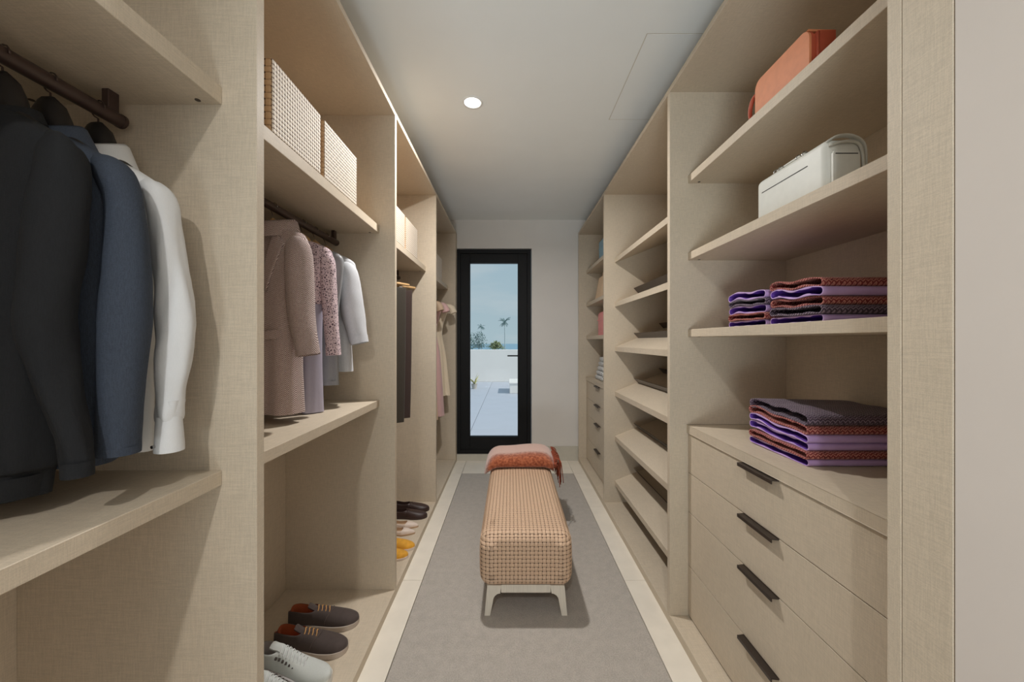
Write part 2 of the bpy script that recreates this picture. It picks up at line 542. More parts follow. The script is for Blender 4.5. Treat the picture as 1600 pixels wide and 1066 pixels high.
def right_unit(i, label, kind):
    y0, y1 = RD[i] + T, RD[i + 1]
    t = thing('drawer_shelving' if kind == 'drawers' else 'shoe_shelving', label, 'shelving', (XR + 0.3, (y0 + y1) / 2, 0),
              group='open shelving units along the drawer side')
    if i == 0: panel('side_panel', t, XR, BR, RD[0], y0, BASE, HC)
    panel('side_panel', t, XR, BR, y1, y1 + T, BASE, HC - 0.025)
    panel('back_panel', t, BR, BR + 0.018, y0 - (T if i == 0 else 0), y1 + T, 0, HC)
    panel('top_panel', t, XR, BR, y0 - (T if i == 0 else 0), y1 + T, HC - 0.025, HC)
    panel('base_panel', t, XR, BR, y0 - (T if i == 0 else 0), y1 + T, 0, BASE)
    xf = 0.857
    if kind == 'drawers':
        for z in (2.132, 1.760, 1.390):
            s = panel('shelf', t, xf, BR, y0, y1, z, z + 0.036)
            caps(s, [(xf + 0.045, y1 - 0.018)], z)
        drawers(t, y0, y1, xf)
    else:
        a = math.radians(21.5); ca, sa = math.cos(a), math.sin(a)
        for z in (2.050, 1.688, 1.322, 0.955, 0.588, 0.221):
            L, th = (BR - 0.004 - xf) / ca, 0.032
            def q(u, w, z=z): return (xf + u * ca - w * sa, z + u * sa + w * ca)     # along the slope, above it
            s = obj('sloped_shelf', MB().prism([(xf, z), (xf, z - 0.036), q(L, -0.034), q(L, 0)], 'y', y0, y1), 'linen_laminate', t, world=True)
            for u in (0.195, 0.415):
                p0, p1 = q(u, 0.0), q(u - 0.020, 0.052)
                dx, dz = ca * 0.004, sa * 0.004
                obj('heel_bar', MB().prism([p0, p1, (p1[0] + dx, p1[1] + dz), (p0[0] + dx, p0[1] + dz)], 'y', y0 + 0.03, y1 - 0.03), 'heel_bar_metal', s, world=True)
    return t
right_unit(0, 'nearest shelving with four drawers, handbags and purple folded cloths', 'drawers')
right_unit(1, 'tall shoe shelving with six empty sloped shelves and dark heel bars', 'shoes')
right_unit(2, 'farthest shelving with four drawers and small coloured bags', 'drawers')
fp = obj('filler_panel', MB().box(XR, XR + 0.02, 0.645, RD[0] - 0.0012, 0, HC, 0.001), 'linen_laminate')
tag(fp, 'linen-look upright filler strip between near shelving and the plain wall', 'panel')

# ------------------------------------------------------------------ bench and throw
weave('bench_weave', srgb(214, 180, 150), srgb(150, 108, 80), srgb(62, 36, 24), 0.0199)
def rounded_block(hx, hy, z0, z1, r, seg=5, dome=0.012, nx=8, ny=20, nz=6):
    bm = bmesh.new(); bmesh.ops.create_cube(bm, size=1.0)
    for v in bm.verts: v.co = Vector((v.co.x * 2 * hx, v.co.y * 2 * hy, (z0 + z1) / 2 + v.co.z * (z1 - z0)))
    bmesh.ops.bevel(bm, geom=bm.edges[:], offset=r, segments=seg, profile=0.5, affect='EDGES')
    for ax, lo, hi, n in ((0, -hx + r, hx - r, nx), (1, -hy + r, hy - r, ny), (2, z0 + r, z1 - r, nz)):
        for k in range(n + 1):
            c = Vector((0, 0, 0)); c[ax] = lo + (hi - lo) * k / n
            nn = Vector((0, 0, 0)); nn[ax] = 1
            bmesh.ops.bisect_plane(bm, geom=bm.verts[:] + bm.edges[:] + bm.faces[:], plane_co=c, plane_no=nn)
    for v in bm.verts:
        fx, fy, fz = v.co.x / hx, v.co.y / hy, (v.co.z - z0) / (z1 - z0) * 2 - 1
        v.co.z += dome * max(0, 1 - fx * fx) * max(0, 1 - fy ** 4) * (1 if fz > 0 else 0) * fz
        v.co.x += fx * 0.006 * max(0, 1 - fz * fz) ; v.co.y += fy * 0.006 * max(0, 1 - fz * fz)
    return MB().from_bm(bm)
BY0, BY1, BCX = 1.815, 3.055, 0.0755
bench = thing('bench', 'long upholstered bench in tan basket weave on pale wooden legs', 'bench', (BCX, (BY0 + BY1) / 2, 0.004))
hy = (BY1 - BY0) / 2
obj('cushion', rounded_block(0.226, hy - 0.006, 0.150, 0.420, 0.050), 'bench_weave', bench, True, boxuv=True)
fm = MB()
fm.box(-0.124, 0.124, -hy + 0.035, -hy + 0.060, 0.110, 0.150, 0.002)
fm.box(-0.124, 0.124, hy - 0.060, hy - 0.035, 0.110, 0.150, 0.002)
fm.box(-0.195, -0.165, -hy + 0.06, hy - 0.06, 0.110, 0.150, 0.002); fm.box(0.165, 0.195, -hy + 0.06, hy - 0.06, 0.110, 0.150, 0.002)
obj('apron', fm, 'pale_wood', bench)
for sx in (-1, 1):
    for sy in (-1, 1):
        pts = [(0.192, 0.150), (0.206, 0.0), (0.178, 0.0)]
        for k in range(7):                       # curved inner shoulder
            a = k / 6 * PI / 2
            pts.append((0.164 - 0.036 * (1 - math.cos(a)), 0.070 + 0.040 * math.sin(a)))
        pts.append((0.122, 0.150))
        y = sy * (hy - 0.047)
        obj('leg', MB().prism([(sx * p[0], p[1]) for p in pts], 'y', y - 0.0165, y + 0.0165), 'pale_wood', bench)

def throw_mat():
    m, nt, b = new_mat('throw_wool', 0.95, sheen=0.5, spec=0.1)
    x, y, z = xyz(nt)
    n1 = noise_s(nt, 60.0, (1, 1, 1), 4.0); n2 = noise_s(nt, 420.0, (1, 1, 1), 2.0)
    v = (y + (n1 - 0.5) * 0.05 - (z - 0.09) * 0.5)
    f = v.step(-0.125, -0.055)
    rust = lerp(nt, n1.step(0.3, 0.7), srgb(140, 68, 42), srgb(192, 112, 76))
    pink = lerp(nt, n2, srgb(214, 172, 156), srgb(228, 194, 180))
    nt.links.new(lerp(nt, f, rust, pink), b.inputs['Base Color'])
    bump(nt, b, n2 + n1 * 2.0, 0.003, 0.8)
throw_mat()
plain('fringe_wool', srgb(150, 74, 50), 0.9, 0.25, 90)
thr = thing('throw_blanket', 'rust and pink folded wool throw with fringe over far bench end', 'blanket', (BCX, 2.865, 0.428))
rings = []
NX = 34
for i in range(NX + 1):
    u = i / NX; x = -0.272 + u * 0.512
    e = min(1.0, math.sqrt(max(0.0, 1 - ((x + 0.215) / 0.057) ** 2))) if x < -0.215 else 1.0
    droop = -0.045 * max(0, (-x - 0.150) / 0.1) ** 2 - 0.03 * max(0, (x - 0.16) / 0.08) ** 2
    zt = 0.098 * (0.45 + 0.55 * e) + 0.006 * math.sin(7 * x + 1) + 0.004 * math.sin(17 * x)
    ring = []
    for k in range(40):
        a = 2 * PI * k / 40
        c, s_ = math.cos(a), math.sin(a)
        yy = math.copysign(abs(c) ** 0.5, c) * (0.165 * (0.55 + 0.45 * e)) + (0.012 * math.sin(5 * x) if c > 0 else 0)
        zz = zt / 2 + math.copysign(abs(s_) ** 0.66, s_) * zt / 2
        zz += (0.010 * (c + 0.3) if s_ > 0 else 0)
        ring.append((x, yy, zz + droop + 0.003))
    rings.append(ring)
obj('blanket_fold', MB().loft(rings), 'throw_wool', thr, True)
lay = MB()                                      # the rolled layers that show at the fringed end
for j, w in enumerate((0.155, 0.13)):
    lay.loft([[(xx, math.cos(2 * PI * k / 24) * w, 0.045 + 0.02 * j + math.sin(2 * PI * k / 24) * (0.04 - 0.012 * j) - 0.02) for k in range(24)] for xx in (0.236, 0.262 + 0.008 * j)])
obj('inner_fold', lay, 'fringe_wool', thr, True, angle=40)
random.seed(3)
for k in range(30):
    y = -0.155 + 0.30 * (k % 15) / 14 + random.uniform(-0.008, 0.008)
    top = 0.085 if k >= 15 else 0.045
    L = random.uniform(0.10, 0.17) + (0.03 if k >= 15 else 0)
    x0 = 0.238 + 0.008 * (k >= 15)
    b_ = random.uniform(0.030, 0.052)
    pts = cr([(x0, y, top), (x0 + b_ * 0.8, y + random.uniform(-0.01, 0.01), top - 0.015), (x0 + b_ + 0.004, y + random.uniform(-0.02, 0.02), top - 0.06),
              (x0 + b_ + random.uniform(0.0, 0.018), y + random.uniform(-0.03, 0.03), top - 0.02 - L)], 4)
    obj('fringe_tassel', MB().tube(pts, [0.0042 - 0.0018 * i / len(pts) for i in range(len(pts))], 6), 'fringe_wool', thr, True)

# ------------------------------------------------------------------ woven boxes
weave('box_weave_front', srgb(228, 214, 196), srgb(196, 174, 148), srgb(92, 62, 40), 0.0135, gap_at=(0.40, 0.62))
weave('box_weave_side', srgb(206, 170, 130), srgb(150, 110, 74), srgb(70, 44, 28), 0.0195)
def woven_box(y0, y1, label):
    x0, x1, z0, z1 = -1.06, -0.702, 1.9865, 2.206
    t = thing('woven_box', label, 'box', ((x0 + x1) / 2, (y0 + y1) / 2, z0), group='woven storage boxes on the wardrobe shelves')
    b_ = obj('box_body', MB().box(x0, x1 - 0.004, y0, y1, z0, z1, 0.003), 'box_weave_side', t, world=True, boxuv=True)
    obj('front_face', MB().box(x1 - 0.0045, x1, y0 + 0.0015, y1 - 0.0015, z0 + 0.001, z1 - 0.0015, 0.0015), 'box_weave_front', t, world=True, boxuv=True)
woven_box(1.093, 1.374, 'cream woven box nearest the front, above the tweed jacket')
woven_box(1.400, 1.693, 'cream woven box beside the biggest box, above grey garments')
woven_box(2.180, 2.462, 'left one of two woven boxes above the dark trousers')
woven_box(2.490, 2.795, 'right one of two woven boxes above the dark trousers')
woven_box(3.500, 3.790, 'woven box on the far shelf above the pale dresses')

# ------------------------------------------------------------------ clothes
fabric('charcoal_knit', srgb(35, 36, 38), 0.9, 0.10, 700, 0.0006, 0.0)
fabric('navy_wool', srgb(62, 69, 81), 0.85, 0.16, 800, 0.0005, 0.0)
fabric('navy_trim', srgb(70, 78, 92), 0.85, 0.14, 800, 0.0005, 0.0)
fabric('white_cotton', srgb(226, 226, 226), 0.8, 0.015, 900, 0.0003, 0.05)
fabric('grey_satin', srgb(146, 146, 148), 0.38, 0.05, 600, 0.0004, 0.0)
fabric('pale_grey_wool', srgb(205, 206, 210), 0.8, 0.05, 500, 0.0006, 0.2)
fabric('lavender_satin', srgb(176, 170, 186), 0.45, 0.04, 700, 0.0004, 0.0)
fabric('brown_trouser', srgb(66, 52, 47), 0.8, 0.08, 800, 0.0004, 0.1)
fabric('olive_trouser', srgb(64, 58, 50), 0.8, 0.08, 800, 0.0004, 0.1)
fabric('cream_silk', srgb(232, 216, 190), 0.5, 0.03, 700, 0.0004, 0.1)
fabric('pink_silk', srgb(222, 182, 178), 0.5, 0.03, 700, 0.0004, 0.1)
fabric('sand_silk', srgb(206, 178, 150), 0.5, 0.03, 700, 0.0004, 0.1)

def tweed_mat():
    m, nt, b = new_mat('herringbone_tweed', 0.9, sheen=0.2, spec=0.2)
    x, y, z = xyz(nt)
    nz = noise_s(nt, 500.0, (1, 1, 1), 2.0)
    zig = (x + y * 0.4).ping(0.010)
    f = ((z + zig * 1.5 + (nz - 0.5) * 0.004) / 0.0072).fract()
    s_ = ((f * 2.0 - 1.0).abs()).step(0.3, 0.7)
    nt.links.new(lerp(nt, s_, srgb(208, 190, 184), srgb(122, 98, 92)), b.inputs['Base Color'])
    bump(nt, b, s_, 0.0008, 0.6)
tweed_mat()
def lace_mat():
    m, nt, b = new_mat('pink_lace', 0.85, sheen=0.1, spec=0.2)
    v = nt.nodes.new('ShaderNodeTexVoronoi'); v.feature = 'DISTANCE_TO_EDGE'; v.inputs['Scale'].default_value = 120.0
    nt.links.new(coords(nt, 'Object'), v.inputs['Vector'])
    w = nt.nodes.new('ShaderNodeTexVoronoi'); w.inputs['Scale'].default_value = 46.0
    nt.links.new(coords(nt, 'Object'), w.inputs['Vector'])
    ring = (S(nt, w.outputs['Distance']) * 14.0).sin().step(0.35, 0.8)
    f = S(nt, v.outputs['Distance']).step(0.10, 0.20) * ring.rsub(1.0)
    nt.links.new(lerp(nt, f, srgb(222, 198, 202), srgb(104, 84, 94)), b.inputs['Base Color'])
    bump(nt, b, f.rsub(1.0), 0.0012, 0.8)
lace_mat()

def interp(ctrl, z):
    c = sorted(ctrl)
    if z <= c[0][0]: return c[0][1:]
    for p, q in zip(c, c[1:]):
        if z <= q[0]:
            t = (z - p[0]) / (q[0] - p[0]); return tuple(a + (b_ - a) * t for a, b_ in zip(p[1:], q[1:]))
    return c[-1][1:]

def body_rings(ctrl, n=44, fold=0.006, kf=7, seed=0, span=7, p=2.5):
    """ctrl from the top down: (z, half width, half depth, x centre, y centre)"""
    rnd = random.Random(seed); ph = [rnd.uniform(0, 6.28) for _ in range(4)]
    out = []; zt, zb = ctrl[0][0], ctrl[-1][0]
    for z, hw, ht, cx, cy in cr(ctrl, span):
        g = max(0.0, (zt - z) / (zt - zb)) ** 1.3
        ring = []
        for k in range(n):
            a = 2 * PI * k / n; c, s_ = math.cos(a), math.sin(a)
            x = math.copysign(abs(c) ** (2 / p), c) * hw; y = math.copysign(abs(s_) ** (2 / p), s_) * ht
            d = fold * g * (math.sin(kf * a + ph[0] + 1.5 * math.sin(3 * z + ph[1])) + 0.6 * math.sin((kf + 4) * a + ph[2]))
            l = math.hypot(x, y) or 1
            ring.append(Vector((cx + x * (1 + d / l * 0.4), cy + y * (1 + d / max(ht, 0.03)), z)))
        out.append(ring)
    return out

def shell(name, rings, mat, parent, lip=0.045, cap_top=True, smooth=True):
    m = MB(); last = rings[-1]
    c = sum(last, Vector()) / len(last)
    inner = [c + (p - c) * 0.93 for p in last]
    deep = [q + Vector((0, 0, lip)) + (c - q) * 0.10 for q in inner]
    d = (rings[-2][0] - rings[-1][0]).normalized()
    deep = [c + (p - c) * 0.86 + (rings[max(-5, -len(rings))][0] - last[0]).normalized() * lip for p in last]
    m.loft(rings + [inner, deep], cap_top, True)
    return obj(name, m, mat, parent, smooth, angle=70)

def sleeve_rings(path, n=22, span=6, wr=0.003, seed=0, flat=1.0):
    """path: (x, y, z, r) from shoulder to cuff"""
    rnd = random.Random(seed); ph = [rnd.uniform(0, 6.28) for _ in range(3)]
    P = cr(path, span); rings = []
    for i, (x, y, z, r) in enumerate(P):
        a0, a1 = Vector(P[max(i - 1, 0)][:3]), Vector(P[min(i + 1, len(P) - 1)][:3])
        t = (a1 - a0).normalized()
        X = (Vector((1, 0, 0)) - t * t.x).normalized(); Y = t.cross(X)
        g = i / len(P)
        ring = []
        for k in range(n):
            a = 2 * PI * k / n
            rr = r + wr * (math.sin(3 * a + ph[0] + 9 * g) * 0.35 + 0.9 * noise.noise(Vector((math.cos(a) * 1.1 + ph[1], math.sin(a) * 1.1, z * 9 + a * 0.4))) + 0.5 * noise.noise(Vector((math.cos(a) * 2.2, math.sin(a) * 2.2 + ph[2], z * 22))))
            ring.append(Vector((x, y, z)) + X * (math.cos(a) * rr * flat) + Y * (math.sin(a) * rr))
        rings.append(ring)
    return rings

def front_y(ctrl, x, z, p=2.5):
    hw, ht, cx, cy = interp(ctrl, z)
    u = min(0.999, abs((x - cx) / hw))
    return cy - ht * (1 - u ** p) ** (1 / p)

def patch(ctrl, quad, n=6, off=0.004, th=0.004):
    """a thin piece of cloth lying on the front; quad: four (x, z) corners"""
    m = MB(); g = []
    for i in range(n + 1):
        for j in range(n + 1):
            u, v = i / n, j / n
            x = (quad[0][0] * (1 - u) + quad[1][0] * u) * (1 - v) + (quad[3][0] * (1 - u) + quad[2][0] * u) * v
            z = (quad[0][1] * (1 - u) + quad[1][1] * u) * (1 - v) + (quad[3][1] * (1 - u) + quad[2][1] * u) * v
            g.append((x, front_y(ctrl, x, z) - off, z))
    N = n + 1
    vs = g + [(x, y + th, z) for x, y, z in g]; fs = []
    for i in range(n):
        for j in range(n):
            a = i * N + j; fs.append((a, a + 1, a + N + 1, a + N)); b_ = a + N * N; fs.append((b_, b_ + N, b_ + N + 1, b_ + 1))
    edge = [i for i in range(N)] + [N * i + n for i in range(1, N)] + [N * n + j for j in range(n - 1, -1, -1)] + [N * i for i in range(n - 1, 0, -1)]
    for i, a in enumerate(edge):
        b_ = edge[(i + 1) % len(edge)]; fs.append((a, b_, b_ + N * N, a + N * N))
    return m.add(vs, fs)

RODX, RODZ = -0.92, 1.888
def hanger(Y, rot, label, dark=False, hw=0.14, top=1.796, drop=0.085, X=RODX, clip=False):
    t = thing('clothes_hanger', label, 'hanger', (X, Y, RODZ), rot, group='black moulded hangers' if dark else 'wooden hangers')
    zt = top - RODZ
    arm = []
    for i in range(17):
        u = -1 + i / 8
        arm.append((u * hw, 0.0, zt - drop * abs(u) ** 1.2 + 0.030 * math.exp(-(u / 0.22) ** 2)))
    r = [0.011 + (0.008 if dark else 0.004) * (1 - abs(-1 + i / 8)) for i in range(17)]
    if dark:
        rings = []
        for i in range(25):
            u = -1 + i / 12; x = u * hw * 0.95
            zc = zt - drop * abs(u) ** 1.3
            up = 0.056 * math.exp(-(u / 0.30) ** 4) + 0.008
            rings.append([(x, math.cos(2 * PI * k / 12) * (0.013 + 0.012 * math.exp(-(u / 0.3) ** 4)), zc + (math.sin(2 * PI * k / 12) * (up if math.sin(2 * PI * k / 12) > 0 else 0.012))) for k in range(12)])
        obj('hanger_body', MB().loft(rings), 'dark_plastic', t, True, angle=60)
    else:
        obj('hanger_body', MB().tube(arm, r, 10, flat=1.4), 'hanger_wood', t, True, angle=60)
    ht = zt + (0.055 if dark else 0.030)
    hk = [(0, 0, ht - 0.01), (0, 0, min(-0.022, ht + 0.02)), (-0.010, 0, -0.016)]
    for k in range(9):
        a = math.radians(215 - k * 27)
        hk.append((math.cos(a) * 0.0185, 0, math.sin(a) * 0.0185))
    obj('hook', MB().tube(hk, 0.0016, 6), 'rod_bronze' if dark else 'chrome', t, True)
    return t

def garment(name, label, cat, Y, rot, zh, X=RODX, group=None):
    return thing(name, label, cat, (X, Y, zh), rot, group=group)
def zz(ctrl, z0): return [(c[0] - z0,) + tuple(c[1:]) for c in ctrl]
def zs(path, z0): return [(p[0], p[1], p[2] - z0, p[3]) for p in path]
R = math.radians

# --- near wardrobe: charcoal jumper, blue jacket, white shirt
def collar(rows, z0, tilt, sq=.75, n=30):
    """neck rings (half width, z), higher at the back than at the front"""
    return MB().loft([[(math.cos(a) * w, math.sin(a) * w * sq, z - z0 + tilt * math.sin(a)) for a in (2 * PI * k / n for k in range(n))] for w, z in rows], False, False)
NECKLOW = [(1.780, .034, .026, 0, 0), (1.774, .052, .036, 0, 0)]
NECKTOP = [(1.806, .050, .034, 0, 0), (1.800, .070, .044, 0, 0)]
z0 = 1.095
g = garment('charcoal_jumper', 'charcoal knitted jumper hanging nearest in the first wardrobe', 'jumper', 0.672, R(-12), z0, group='clothes in the nearest wardrobe')
B = zz(NECKLOW + [(1.746, .104, .046, 0, 0), (1.718, .146, .050, 0, 0), (1.68, .160, .054, -.002, 0), (1.6, .150, .058, -.005, 0), (1.5, .138, .060, -.008, -.004), (1.3, .122, .056, -.010, -.006), (1.16, .112, .052, -.01, -.006), (1.14, .104, .050, -.014, -.006), (1.095, .096, .046, -.016, -.006)], z0)
shell('body', body_rings(B, fold=.010, kf=5, seed=1), 'charcoal_knit', g)
obj('hem_band', MB().loft(body_rings(zz([(1.136, .105, .051, -.014, -.006), (1.097, .098, .0475, -.016, -.006)], z0), fold=0, span=3), False, False), 'charcoal_knit', g, True)
for s_ in (1, -1):
    p = [(.128 * s_, 0, 1.715, .018), (.150 * s_, -.002, 1.690, .030), (.158 * s_, -.004, 1.64, .034), (.152 * s_, -.010, 1.52, .036), (.146 * s_, -.018, 1.40, .035), (.158 * s_, -.012, 1.30, .028), (.176 * s_, -.004, 1.22, .021), (.184 * s_, 0, 1.17, .019), (.185 * s_, 0, 1.14, .018)]
    sl = shell('sleeve', sleeve_rings(zs(p, z0), seed=2, wr=.005), 'charcoal_knit', g)
    cu = zs([(.1845 * s_, 0, 1.165, .0205), (.185 * s_, 0, 1.139, .0200)], z0)
    obj('cuff', MB().loft(sleeve_rings(cu, wr=0, span=2), False, False), 'charcoal_knit', sl, True)
obj('neckband', collar(((.066, 1.762), (.056, 1.786), (.050, 1.788), (.044, 1.774)), z0, .014), 'charcoal_knit', g, True)
hanger(0.672, R(-12), 'black hanger under the charcoal jumper, nearest of all', True)

z0 = 1.135
g = garment('suit_jacket', 'blue-grey woven suit jacket hanging between charcoal jumper and white shirt', 'jacket', 0.742, R(-12), z0, group='clothes in the nearest wardrobe')
B = zz(NECKLOW + [(1.744, .106, .045, 0, 0), (1.716, .154, .050, 0, 0), (1.68, .170, .052, 0, 0), (1.6, .166, .056, 0, 0), (1.5, .154, .058, 0, 0), (1.35, .146, .054, 0, 0), (1.2, .146, .054, 0, 0), (1.135, .146, .054, 0, 0)], z0)
shell('body', body_rings(B, fold=.005, kf=5, seed=4), 'navy_wool', g)
for s_ in (1, -1):
    p = [(.138 * s_, 0, 1.712, .018), (.166 * s_, 0, 1.688, .030), (.188 * s_, .004, 1.63, .029), (.194 * s_, .006, 1.52, .033), (.192 * s_, .004, 1.42, .037), (.186 * s_, .002, 1.30, .034), (.180 * s_, 0, 1.20, .031), (.178 * s_, 0, 1.158, .031)]
    sl = shell('sleeve', sleeve_rings(zs(p, z0), wr=.002, seed=5), 'navy_wool', g)
    obj('lapel', patch(B, [(.040 * s_, 1.58 - z0), (.052 * s_, 1.758 - z0), (.122 * s_, 1.706 - z0), (.075 * s_, 1.55 - z0)], 7, .007, .006), 'navy_trim', g, True)
    obj('cuff_band', MB().loft(sleeve_rings(zs([(.1785 * s_, 0, 1.172, .0325), (.178 * s_, 0, 1.157, .0325)], z0), wr=0, span=2), False, False), 'navy_wool', sl, True)
obj('collar', collar(((.080, 1.748), (.060, 1.790), (.053, 1.795), (.045, 1.776)), z0, .020, .75), 'navy_trim', g, True)
obj('chest_pocket', patch(B, [(.085, 1.616 - z0), (.150, 1.624 - z0), (.150, 1.639 - z0), (.085, 1.631 - z0)], 4, .005, .004), 'navy_trim', g)
obj('hip_pocket_flap', patch(B, [(.030, 1.27 - z0), (.125, 1.275 - z0), (.125, 1.315 - z0), (.030, 1.312 - z0)], 5, .005, .004), 'navy_trim', g)
for z in (1.47, 1.38):
    obj('button', MB().tube([(0.0, front_y(B, 0, z - z0) - .006, z - z0), (0.0, front_y(B, 0, z - z0) + .001, z - z0)], .009, 14), 'dark_plastic', g)
hanger(0.742, R(-12), 'black hanger inside the blue-grey suit jacket', True)

z0 = 1.130
g = garment('dress_shirt', 'white long-sleeved cotton shirt hanging last in the first wardrobe', 'shirt', 0.828, R(-10), z0, group='clothes in the nearest wardrobe')
B = zz(NECKLOW + [(1.744, .104, .040, 0, 0), (1.712, .152, .045, 0, 0), (1.675, .166, .046, 0, 0), (1.6, .158, .048, 0, 0), (1.5, .144, .050, 0, 0), (1.35, .136, .046, 0, 0), (1.2, .134, .046, 0, 0), (1.130, .128, .044, 0, 0)], z0)
shell('body', body_rings(B, fold=.012, kf=6, seed=8), 'white_cotton', g)
for s_ in (1, -1):
    p = [(.135 * s_, 0, 1.708, .015), (.162 * s_, 0, 1.684, .026), (.178 * s_, .002, 1.62, .027), (.192 * s_, .004, 1.52, .030), (.204 * s_, .006, 1.42, .033), (.202 * s_, .004, 1.33, .030), (.194 * s_, .002, 1.255, .025), (.192 * s_, 0, 1.215, .0235), (.192 * s_, 0, 1.20, .0205)]
    sl = shell('sleeve', sleeve_rings(zs(p, z0), wr=.005, seed=9), 'white_cotton', g)
    cu = obj('cuff', MB().loft(sleeve_rings(zs([(.192 * s_, 0, 1.210, .0215), (.192 * s_, 0, 1.135, .0255)], z0), wr=.0006, span=4), False, False), 'white_cotton', sl, True)
    obj('cuff_button', MB().tube([(.192 * s_ - .006, -.0295, 1.150 - z0), (.192 * s_ - .006, -.0225, 1.150 - z0)], .0035, 10), 'chrome', cu)
obj('collar', collar(((.078, 1.750), (.059, 1.800), (.052, 1.806), (.045, 1.780)), z0, .018), 'white_cotton', g, True)
obj('button_placket', patch(B, [(-.016, 1.16 - z0), (.016, 1.16 - z0), (.016, 1.765 - z0), (-.016, 1.765 - z0)], 12, .005, .003), 'white_cotton', g, True)
hanger(0.828, R(-10), 'black hanger inside the white shirt', True)

# --- second wardrobe
GRP = 'clothes in the second wardrobe'
z0 = 1.095
g = garment('tweed_jacket', 'pinkish brown herringbone tweed jacket with flap pocket, on wooden hanger', 'jacket', 1.440, R(-14), z0, group=GRP)
B = zz(NECKTOP + [(1.785, .118, .050, 0, 0), (1.755, .146, .052, 0, 0), (1.70, .152, .056, 0, 0), (1.6, .140, .060, 0, 0), (1.45, .122, .060, 0, 0), (1.3, .112, .060, 0, 0), (1.2, .114, .062, 0, 0), (1.095, .118, .064, 0, 0)], z0)
shell('body', body_rings(B, fold=.006, kf=5, seed=14), 'herringbone_tweed', g)
for s_ in (1, -1):
    p = [(.100 * s_, -.006, 1.752, .028), (.126 * s_, -.012, 1.715, .044), (.138 * s_, -.018, 1.62, .048), (.148 * s_, -.022, 1.50, .047), (.166 * s_, -.024, 1.40, .042), (.182 * s_, -.024, 1.318, .040)]
    sl = shell('sleeve', sleeve_rings(zs(p, z0), wr=.003, seed=15), 'herringbone_tweed', g)
    obj('sleeve_hem', MB().loft(sleeve_rings(zs([(.179 * s_, -.024, 1.335, .0412), (.182 * s_, -.024, 1.317, .0412)], z0), wr=0, span=2), False, False), 'herringbone_tweed', sl, True)
obj('collar', collar(((.104, 1.772), (.090, 1.826), (.078, 1.836), (.064, 1.806)), z0, .020, .8), 'herringbone_tweed', g, True)
obj('lapel', patch(B, [(.010, 1.60 - z0), (.052, 1.785 - z0), (.100, 1.735 - z0), (.030, 1.55 - z0)], 7, .006, .006), 'herringbone_tweed', g, True)
obj('pocket_flap', patch(B, [(.005, 1.372 - z0), (.088, 1.380 - z0), (.088, 1.412 - z0), (.005, 1.405 - z0)], 5, .009, .008), 'herringbone_tweed', g)
hanger(1.440, R(-14), 'wooden hanger inside the herringbone tweed jacket')

z0 = 1.06
g = garment('lace_dress', 'pink lace topped dress with lavender skirt, behind the tweed jacket', 'dress', 1.640, R(-10), z0, group=GRP)
B = zz(NECKTOP + [(1.778, .118, .040, 0, 0), (1.748, .142, .042, 0, 0), (1.68, .142, .046, 0, 0), (1.58, .118, .046, 0, 0), (1.53, .108, .046, 0, 0)], z0)
shell('lace_top', body_rings(B, fold=.004, kf=5, seed=21), 'pink_lace', g)
B2 = zz([(1.56, .100, .042, 0, 0), (1.45, .090, .042, 0, 0), (1.3, .088, .044, 0, 0), (1.15, .090, .048, 0, 0), (1.06, .092, .050, 0, 0)], z0)
shell('skirt', body_rings(B2, fold=.008, kf=6, seed=22), 'lavender_satin', g)
for s_ in (1, -1):
    p = [(.100 * s_, -.002, 1.748, .022), (.124 * s_, -.004, 1.715, .032), (.132 * s_, -.006, 1.62, .032), (.142 * s_, -.008, 1.50, .031), (.152 * s_, -.008, 1.40, .030), (.158 * s_, -.008, 1.308, .031)]
    shell('sleeve', sleeve_rings(zs(p, z0), wr=.002, seed=23), 'pink_lace', g)
hanger(1.640, R(-10), 'wooden hanger inside the pink lace dress')

z0 = 1.165
g = garment('satin_dress', 'smooth mid grey satin dress hanging behind the pink lace dress', 'dress', 1.745, R(-8), z0, group=GRP)
B = zz(NECKTOP + [(1.775, .120, .032, 0, 0), (1.74, .142, .034, 0, 0), (1.64, .134, .034, 0, 0), (1.5, .116, .034, 0, 0), (1.35, .112, .034, 0, 0), (1.165, .116, .038, 0, 0)], z0)
shell('body', body_rings(B, fold=.006, kf=5, seed=31), 'grey_satin', g)
obj('hem_band', MB().loft(body_rings(zz([(1.185, .1165, .0385, 0, 0), (1.166, .117, .039, 0, 0)], z0), fold=.0, seed=31, span=2), False, False), 'grey_satin', g, True)
hanger(1.745, R(-8), 'wooden hanger inside the grey satin dress', hw=.11)

z0 = 1.220
g = garment('grey_coat', 'pale grey wool coat with wide turned-up sleeves, last in second wardrobe', 'coat', 1.850, R(-4), z0, group=GRP)
B = zz(NECKTOP + [(1.775, .122, .040, 0, 0), (1.74, .150, .042, 0, 0), (1.64, .146, .044, 0, 0), (1.5, .130, .044, 0, 0), (1.35, .130, .044, 0, 0), (1.220, .138, .048, 0, 0)], z0)
shell('body', body_rings(B, fold=.004, kf=5, seed=41), 'pale_grey_wool', g)
for s_ in (1, -1):
    p = [(.100 * s_, -.008, 1.745, .026), (.124 * s_, -.016, 1.705, .044), (.138 * s_, -.022, 1.60, .053), (.150 * s_, -.024, 1.50, .054), (.168 * s_, -.022, 1.42, .046), (.182 * s_, -.020, 1.362, .039)]
    sl = shell('sleeve', sleeve_rings(zs(p, z0), wr=.003, seed=42), 'pale_grey_wool', g)
    obj('turned_cuff', MB().loft(sleeve_rings(zs([(.175 * s_, -.021, 1.392, .0445), (.183 * s_, -.020, 1.358, .0420)], z0), wr=.0, span=3), False, False), 'pale_grey_wool', sl, True)
